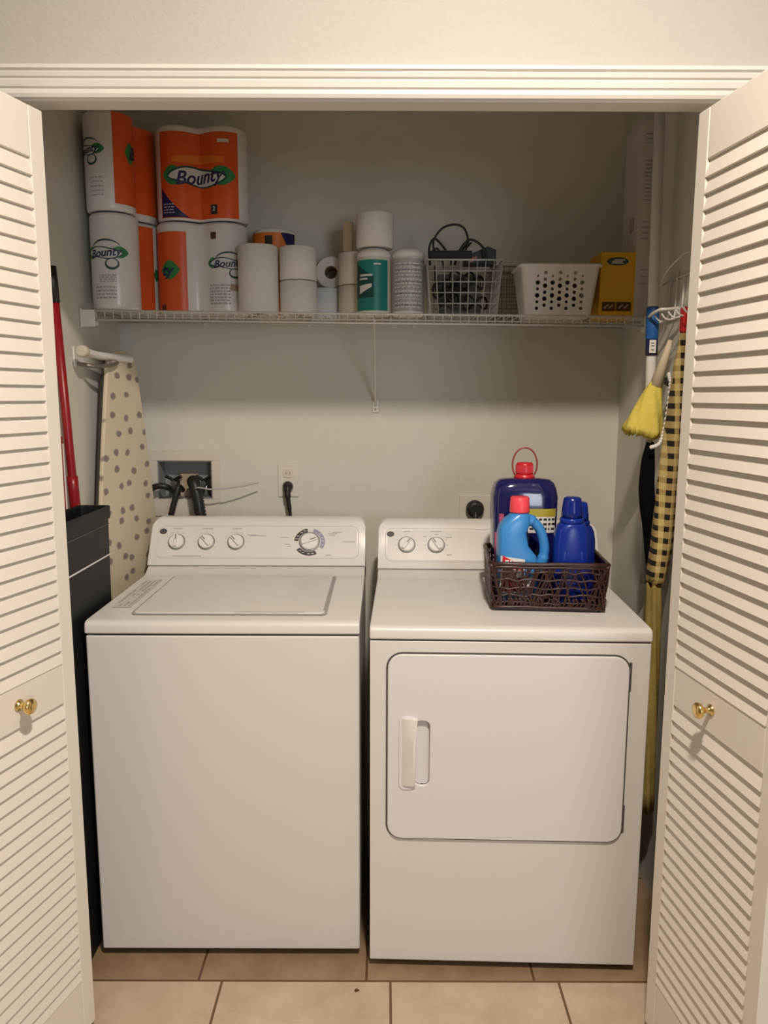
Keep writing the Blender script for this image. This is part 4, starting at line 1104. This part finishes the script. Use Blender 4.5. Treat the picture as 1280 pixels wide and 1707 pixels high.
MB().box(0.758, 0.786, 2.005, 2.035, 1.632, 1.698).build('red_top', redp, bgh, bevel=0.006)
cl = drape(interp([(0.740, 2.145, 1.343, 0.010, 0.018), (0.735, 2.145, 1.30, 0.018, 0.022), (0.735, 2.145, 1.22, 0.021, 0.022), (0.742, 2.145, 1.16, 0.020, 0.022), (0.755, 2.148, 1.08, 0.018, 0.020), (0.762, 2.15, 1.00, 0.014, 0.018), (0.768, 2.15, 0.93, 0.008, 0.012)], 20), fold=0.08, nf=4)
tag(cl.build('black_cloth', blackcloth), 'black cloth hanging behind the yellow duster on the right wall', 'cloth')
m = MB()
P = coil([(0.760, 2.09, 1.53), (0.765, 2.09, 1.50), (0.762, 2.09, 1.44), (0.755, 2.09, 1.38), (0.744, 2.09, 1.345), (0.722, 2.09, 1.335)], 9)
for i, p_ in enumerate(P[::2]):
    m.lathe([(0.001, -0.006), (0.0048, -0.003), (0.0055, 0), (0.0048, 0.003), (0.001, 0.006)], c=tuple(p_), seg=8)
m.tube(P, 0.0022, 6)
tag(m.build('beaded_cord', whitep), 'white beaded cord dangling right of the yellow duster', 'cord')
m = MB(); m.lathe([(0.002, -0.014), (0.012, -0.008), (0.014, 0), (0.012, 0.008), (0.002, 0.014)], c=(0.764, 2.10, 1.512), seg=12)
tag(m.build('cord_clip', black), 'small black clip at the upper end of the white beaded cord', 'clip')
for i, (pts, lb) in enumerate((([(0.794, 2.02, 2.42), (0.793, 2.01, 2.22), (0.792, 1.99, 2.08), (0.793, 1.95, 1.98)], 'dark thin cord dangling high on the right wall, nearest the door'),
                  ([(0.794, 2.06, 2.42), (0.793, 2.07, 2.2), (0.792, 2.05, 2.05), (0.794, 2.0, 1.90), (0.794, 1.97, 1.80)], 'longer pale thin cord dangling high on the right wall'))):
    tag(MB().tube(coil(pts, 10), 0.0022, 6).build('hanging_cord', mat('dark_cord', (0.12, 0.11, 0.10), 0.6) if i == 0 else wirew), lb, 'cord')

# ------------------------------------------------------------------ basket with bottles on the dryer
BZ = 0.923
wk = thing('wicker_basket', 'dark brown open-weave basket of detergent bottles on the dryer', 'basket', (0.433, 2.058, BZ), R(-4))
BWX, BWY, BH = 0.147, 0.130, 0.118
def wall_pts(side, s, k):
    """side 0..3, s -1..1 along wall, k 0..1 height (k may exceed 1)"""
    w = BWX * (0.975 + 0.045 * k); d = BWY * (0.975 + 0.045 * k); z = 0.004 + BH * k
    return ((s * w, -d, z), (w, s * d, z), (-s * w, d, z), (-w, -s * d, z))[side]
m = MB(); random.seed(11)
for k_, r in ((0.03, 0.0048), (1.0, 0.0058), (0.94, 0.0045)):
    pts = []
    for sd in range(4):
        for j in range(8):
            s = -0.93 + 1.86 * j / 7; kk = k_
            if k_ > 0.5 and sd in (1, 3): kk += 0.0
            pts.append(wall_pts(sd, s, kk + random.uniform(-0.012, 0.012)))
    m.tube(pts, r, 7, closed=True)
m.build('rim', wicker, wk)
m = MB()
for sd in range(4):
    for k_ in (0.13, 0.30, 0.47, 0.65, 0.82):
        pts = []
        for j in range(15):
            s = -0.98 + 1.96 * j / 14; p_ = Vector(wall_pts(sd, s, k_ + random.uniform(-0.035, 0.035)))
            pts.append(p_ * 1.0 + Vector((random.uniform(-1, 1), random.uniform(-1, 1), 0)) * 0.0015)
        m.tube(pts, random.uniform(0.0022, 0.0032), 6)
    for j in range(44):
        s = random.uniform(-1, 1); s2 = max(-1, min(1, s + random.choice((-1, 1)) * random.uniform(0.12, 0.4)))
        mid = ((s + s2) / 2 + random.uniform(-0.08, 0.08))
        m.tube(coil([wall_pts(sd, s, 0.0), wall_pts(sd, max(-1, min(1, mid)), 0.5), wall_pts(sd, s2, 1.0)], 4), random.uniform(0.0019, 0.0032), 5)
    for j in range(26):
        s = -0.95 + 1.9 * j / 25
        m.tube(coil([wall_pts(sd, s - 0.04, 0.0), wall_pts(sd, s + 0.03, 0.13), wall_pts(sd, s + random.uniform(-0.08, 0.08), 0.24)], 3), 0.0032, 5)
m.build('weave', wicker, wk)
m = MB()
for j in range(15): y = -BWY + 0.01 + (2 * BWY - 0.02) * j / 14; m.tube([(-BWX + 0.006, y, 0.004), (BWX - 0.006, y, 0.004)], 0.0034, 5)
m.build('base', wicker, wk)
FZ = BZ + 0.010
# big navy jug
jg = thing('detergent_jug', 'large navy jug with dark red cap and ring, rearmost in the basket', 'jug', (0.388, 2.124, FZ))
MB().loft([(0, 0, 0, 0.076, 0.045, 5), (0.006, 0, 0, 0.084, 0.052, 5), (0.02, 0, 0, 0.086, 0.054, 5), (0.20, 0, 0, 0.088, 0.055, 5), (0.265, 0, 0, 0.090, 0.055, 4.5), (0.288, 0, 0, 0.086, 0.052, 4), (0.303, 0, 0, 0.080, 0.047, 3.6), (0.312, 0, 0, 0.069, 0.040, 3), (0.316, 0, 0, 0.035, 0.03, 2)]).build('body', jugblue, jg)
MB().lathe([(0.028, 0.314), (0.029, 0.320), (0.024, 0.324), (0.0235, 0.326)], seg=28).build('neck_collar', capred, jg)
m = MB()
m.lathe([(0.0235, 0.326), (0.0238, 0.330), (0.0235, 0.352), (0.021, 0.357), (0.012, 0.358)], seg=30)
for k in range(30):
    a = 2 * PI * k / 30; m.box(-0.0008, 0.0008, -0.0008, 0.0008, 0.330, 0.350, M=Matrix.Translation((0.0236 * math.cos(a), 0.0236 * math.sin(a), 0)))
m.build('cap', capred, jg)
m = MB()
P = [(0.0 + 0.034 * math.cos(a), -0.002, 0.352 + 0.046 * math.sin(a)) for a in [R(-38 + 256 * k / 30) for k in range(31)]]
m.tube(P, 0.0024, 8); m.build('carry_ring', mat('red_brown_plastic', (0.30, 0.05, 0.04), 0.3), jg)
# label on the jug (front, right part) : flat patch hugging the front
def front_patch(mb, x0, x1, z0, z1, rx, ry, p, off=0.0012, n=10):
    def yy(x): return -ry * (max(0, 1 - (abs(x) / rx) ** p)) ** (1 / p) - off
    vs = []; fs = []
    for i in range(n + 1):
        x = x0 + (x1 - x0) * i / n; vs += [(x, yy(x), z0), (x, yy(x), z1)]
    for i in range(n): fs.append((2 * i, 2 * i + 2, 2 * i + 3, 2 * i + 1))
    return mb.add(vs, fs, smooth=True)
wl = front_patch(MB(), 0.004, 0.078, 0.170, 0.218, 0.089, 0.0555, 4.8).build('white_label', whitep, jg)
front_patch(MB(), -0.004, 0.080, 0.214, 0.236, 0.089, 0.0555, 4.8, 0.0016).build('yellow_band', yellowprint, jg)
m = MB(); random.seed(6)
for r in range(3):
    x = 0.008
    while x < 0.07:
        w = random.uniform(0.004, 0.012); front_patch(m, x, x + w, 0.178 + 0.013 * r, 0.184 + 0.013 * r, 0.089, 0.0555, 4.8, 0.002, 2); x += w + 0.004
merge(wl, m.build('label_print', darkprint, jg))
m = MB()
front_patch(m, -0.074, -0.062, 0.19, 0.222, 0.089, 0.0555, 4.8, 0.002); front_patch(m, -0.084, -0.078, 0.05, 0.17, 0.089, 0.0555, 4.8, 0.0025)
m.build('pink_marks', pinkprint, jg)
# light blue bottle
lb = thing('detergent_bottle', 'light blue bottle with coral cap and side handle, front left of the basket', 'bottle', (0.352, 1.995, FZ), R(4))
m = MB(); m.loft([(0, 0, 0, 0.046, 0.028, 4), (0.005, 0, 0, 0.052, 0.034, 4), (0.10, 0, 0, 0.054, 0.035, 4), (0.125, -0.004, 0, 0.050, 0.034, 4), (0.150, -0.014, 0, 0.040, 0.033, 3.6), (0.185, -0.017, 0, 0.037, 0.033, 3.2), (0.205, -0.011, 0, 0.039, 0.032, 3), (0.222, -0.003, 0, 0.034, 0.030, 2.6), (0.232, 0.002, 0, 0.026, 0.027, 2.2), (0.240, 0.003, 0, 0.022, 0.022, 2)])
m.build('body', lblue, lb)
m = MB(); m.tube(coil([(0.020, 0, 0.218), (0.040, 0, 0.212), (0.060, 0, 0.188), (0.071, 0, 0.150), (0.070, 0, 0.118), (0.058, 0, 0.088), (0.036, 0, 0.075)], 8), [0.016] * 8 + [0.013] * 24 + [0.015] * 17, 14); m.build('handle', lblue, lb)
MB().lathe([(0.026, 0.238), (0.0265, 0.242), (0.0245, 0.276), (0.022, 0.279), (0.010, 0.2795)], c=(0.003, 0, 0), seg=30).build('cap', pink, lb)
def lp(mb, x0, x1, z0f, z1f, off=0.0012, n=10, rx=0.054, ry=0.0352):
    vs = []; fs = []
    for i in range(n + 1):
        x = x0 + (x1 - x0) * i / n; y = -ry * (max(0, 1 - (abs(x) / rx) ** 4)) ** 0.25 - off; vs += [(x, y, z0f(x)), (x, y, z1f(x))]
    for i in range(n): fs.append((2 * i, 2 * i + 2, 2 * i + 3, 2 * i + 1))
    return mb.add(vs, fs, smooth=True)
lp(MB(), -0.050, 0.012, lambda x: 0.030, lambda x: 0.128 - (x + 0.05) * 0.15, 0.0015).build('white_label', whitep, lb)
rs_ = lp(MB(), -0.046, 0.004, lambda x: 0.098 - (x + 0.046) * 0.15, lambda x: 0.131 - (x + 0.05) * 0.5, 0.0022).build('red_swoosh', mat('label_red', (0.75, 0.03, 0.04), 0.4), lb)
m = MB()
for x0, w, z in ((-0.040, 0.009, 0.113), (-0.028, 0.006, 0.112), (-0.020, 0.008, 0.110)): lp(m, x0, x0 + w, lambda x: z, lambda x: z + 0.005, 0.003, 2)
merge(rs_, m.build('label_print', whitep, lb))
lp(MB(), -0.045, 0.010, lambda x: 0.034, lambda x: 0.070, 0.0024).build('berry_patch', mat('berry_red_print', (0.30, 0.02, 0.03), 0.5, var=0.6, vscale=120), lb)
lp(MB(), 0.014, 0.034, lambda x: 0.045, lambda x: 0.072, 0.0016).build('side_tag', whitep, lb)
# blue bottles
def blue_bottle(x, y, s, label, mt, capm):
    b_ = thing('detergent_bottle', label, 'bottle', (x, y, FZ), 0)
    S = [(0, 0.040, 0.030, 4), (0.005, 0.045, 0.035, 4), (0.11, 0.046, 0.036, 3.6), (0.165, 0.0455, 0.035, 3.2), (0.192, 0.042, 0.033, 2.8), (0.207, 0.036, 0.031, 2.4), (0.212, 0.030, 0.029, 2)]
    MB().loft([(z * s, 0, 0, rx, ry, p_) for z, rx, ry, p_ in S]).build('body', mt, b_)
    MB().lathe([(0.030, 0.211 * s), (0.0315, 0.216 * s), (0.031, 0.222 * s), (0.028, 0.225 * s)], seg=30).build('collar', mt, b_)
    m = MB(); m.lathe([(0.0275, 0.224 * s), (0.027, 0.24 * s), (0.0235, 0.268 * s), (0.022, 0.276 * s), (0.018, 0.279 * s), (0.006, 0.280 * s)], seg=30); m.build('cap', capm, b_)
    m = MB()
    for sx in (-1, 1): m.loft([(0.05, sx * 0.030, -0.031, 0.004, 0.002, 2), (0.09, sx * 0.026, -0.0335, 0.008, 0.004, 2), (0.135, sx * 0.022, -0.0325, 0.007, 0.003, 2), (0.165, sx * 0.017, -0.030, 0.003, 0.001, 2)], 12)
    m.build('grip_ridge', mt, b_)
blue_bottle(0.491, 1.990, 1.0, 'royal blue bottle with blue cap, front right of the basket', dblue, dblue2)
blue_bottle(0.527, 2.064, 0.92, 'second royal blue bottle, directly behind the front right one', dblue2, dblue)
blue_bottle(0.534, 2.138, 0.86, 'shortest dark blue bottle, rear right corner of the basket', dblue2, dblue2)

# small dark crumb on the floor tile
random.seed(9); m = MB()
m.loft([(0, 0, 0, 0.004, 0.003, 2), (0.003, 0.001, 0, 0.005, 0.004, 2), (0.006, 0.002, 0, 0.002, 0.002, 2)], 10); m.box(0.002, 0.008, 0.000, 0.002, 0, 0.003)
tag(m.build('crumb', brownprint, loc=(-0.066, 1.725, 0.0)), 'tiny dark crumb on the floor tile in front of the washer', 'crumb')
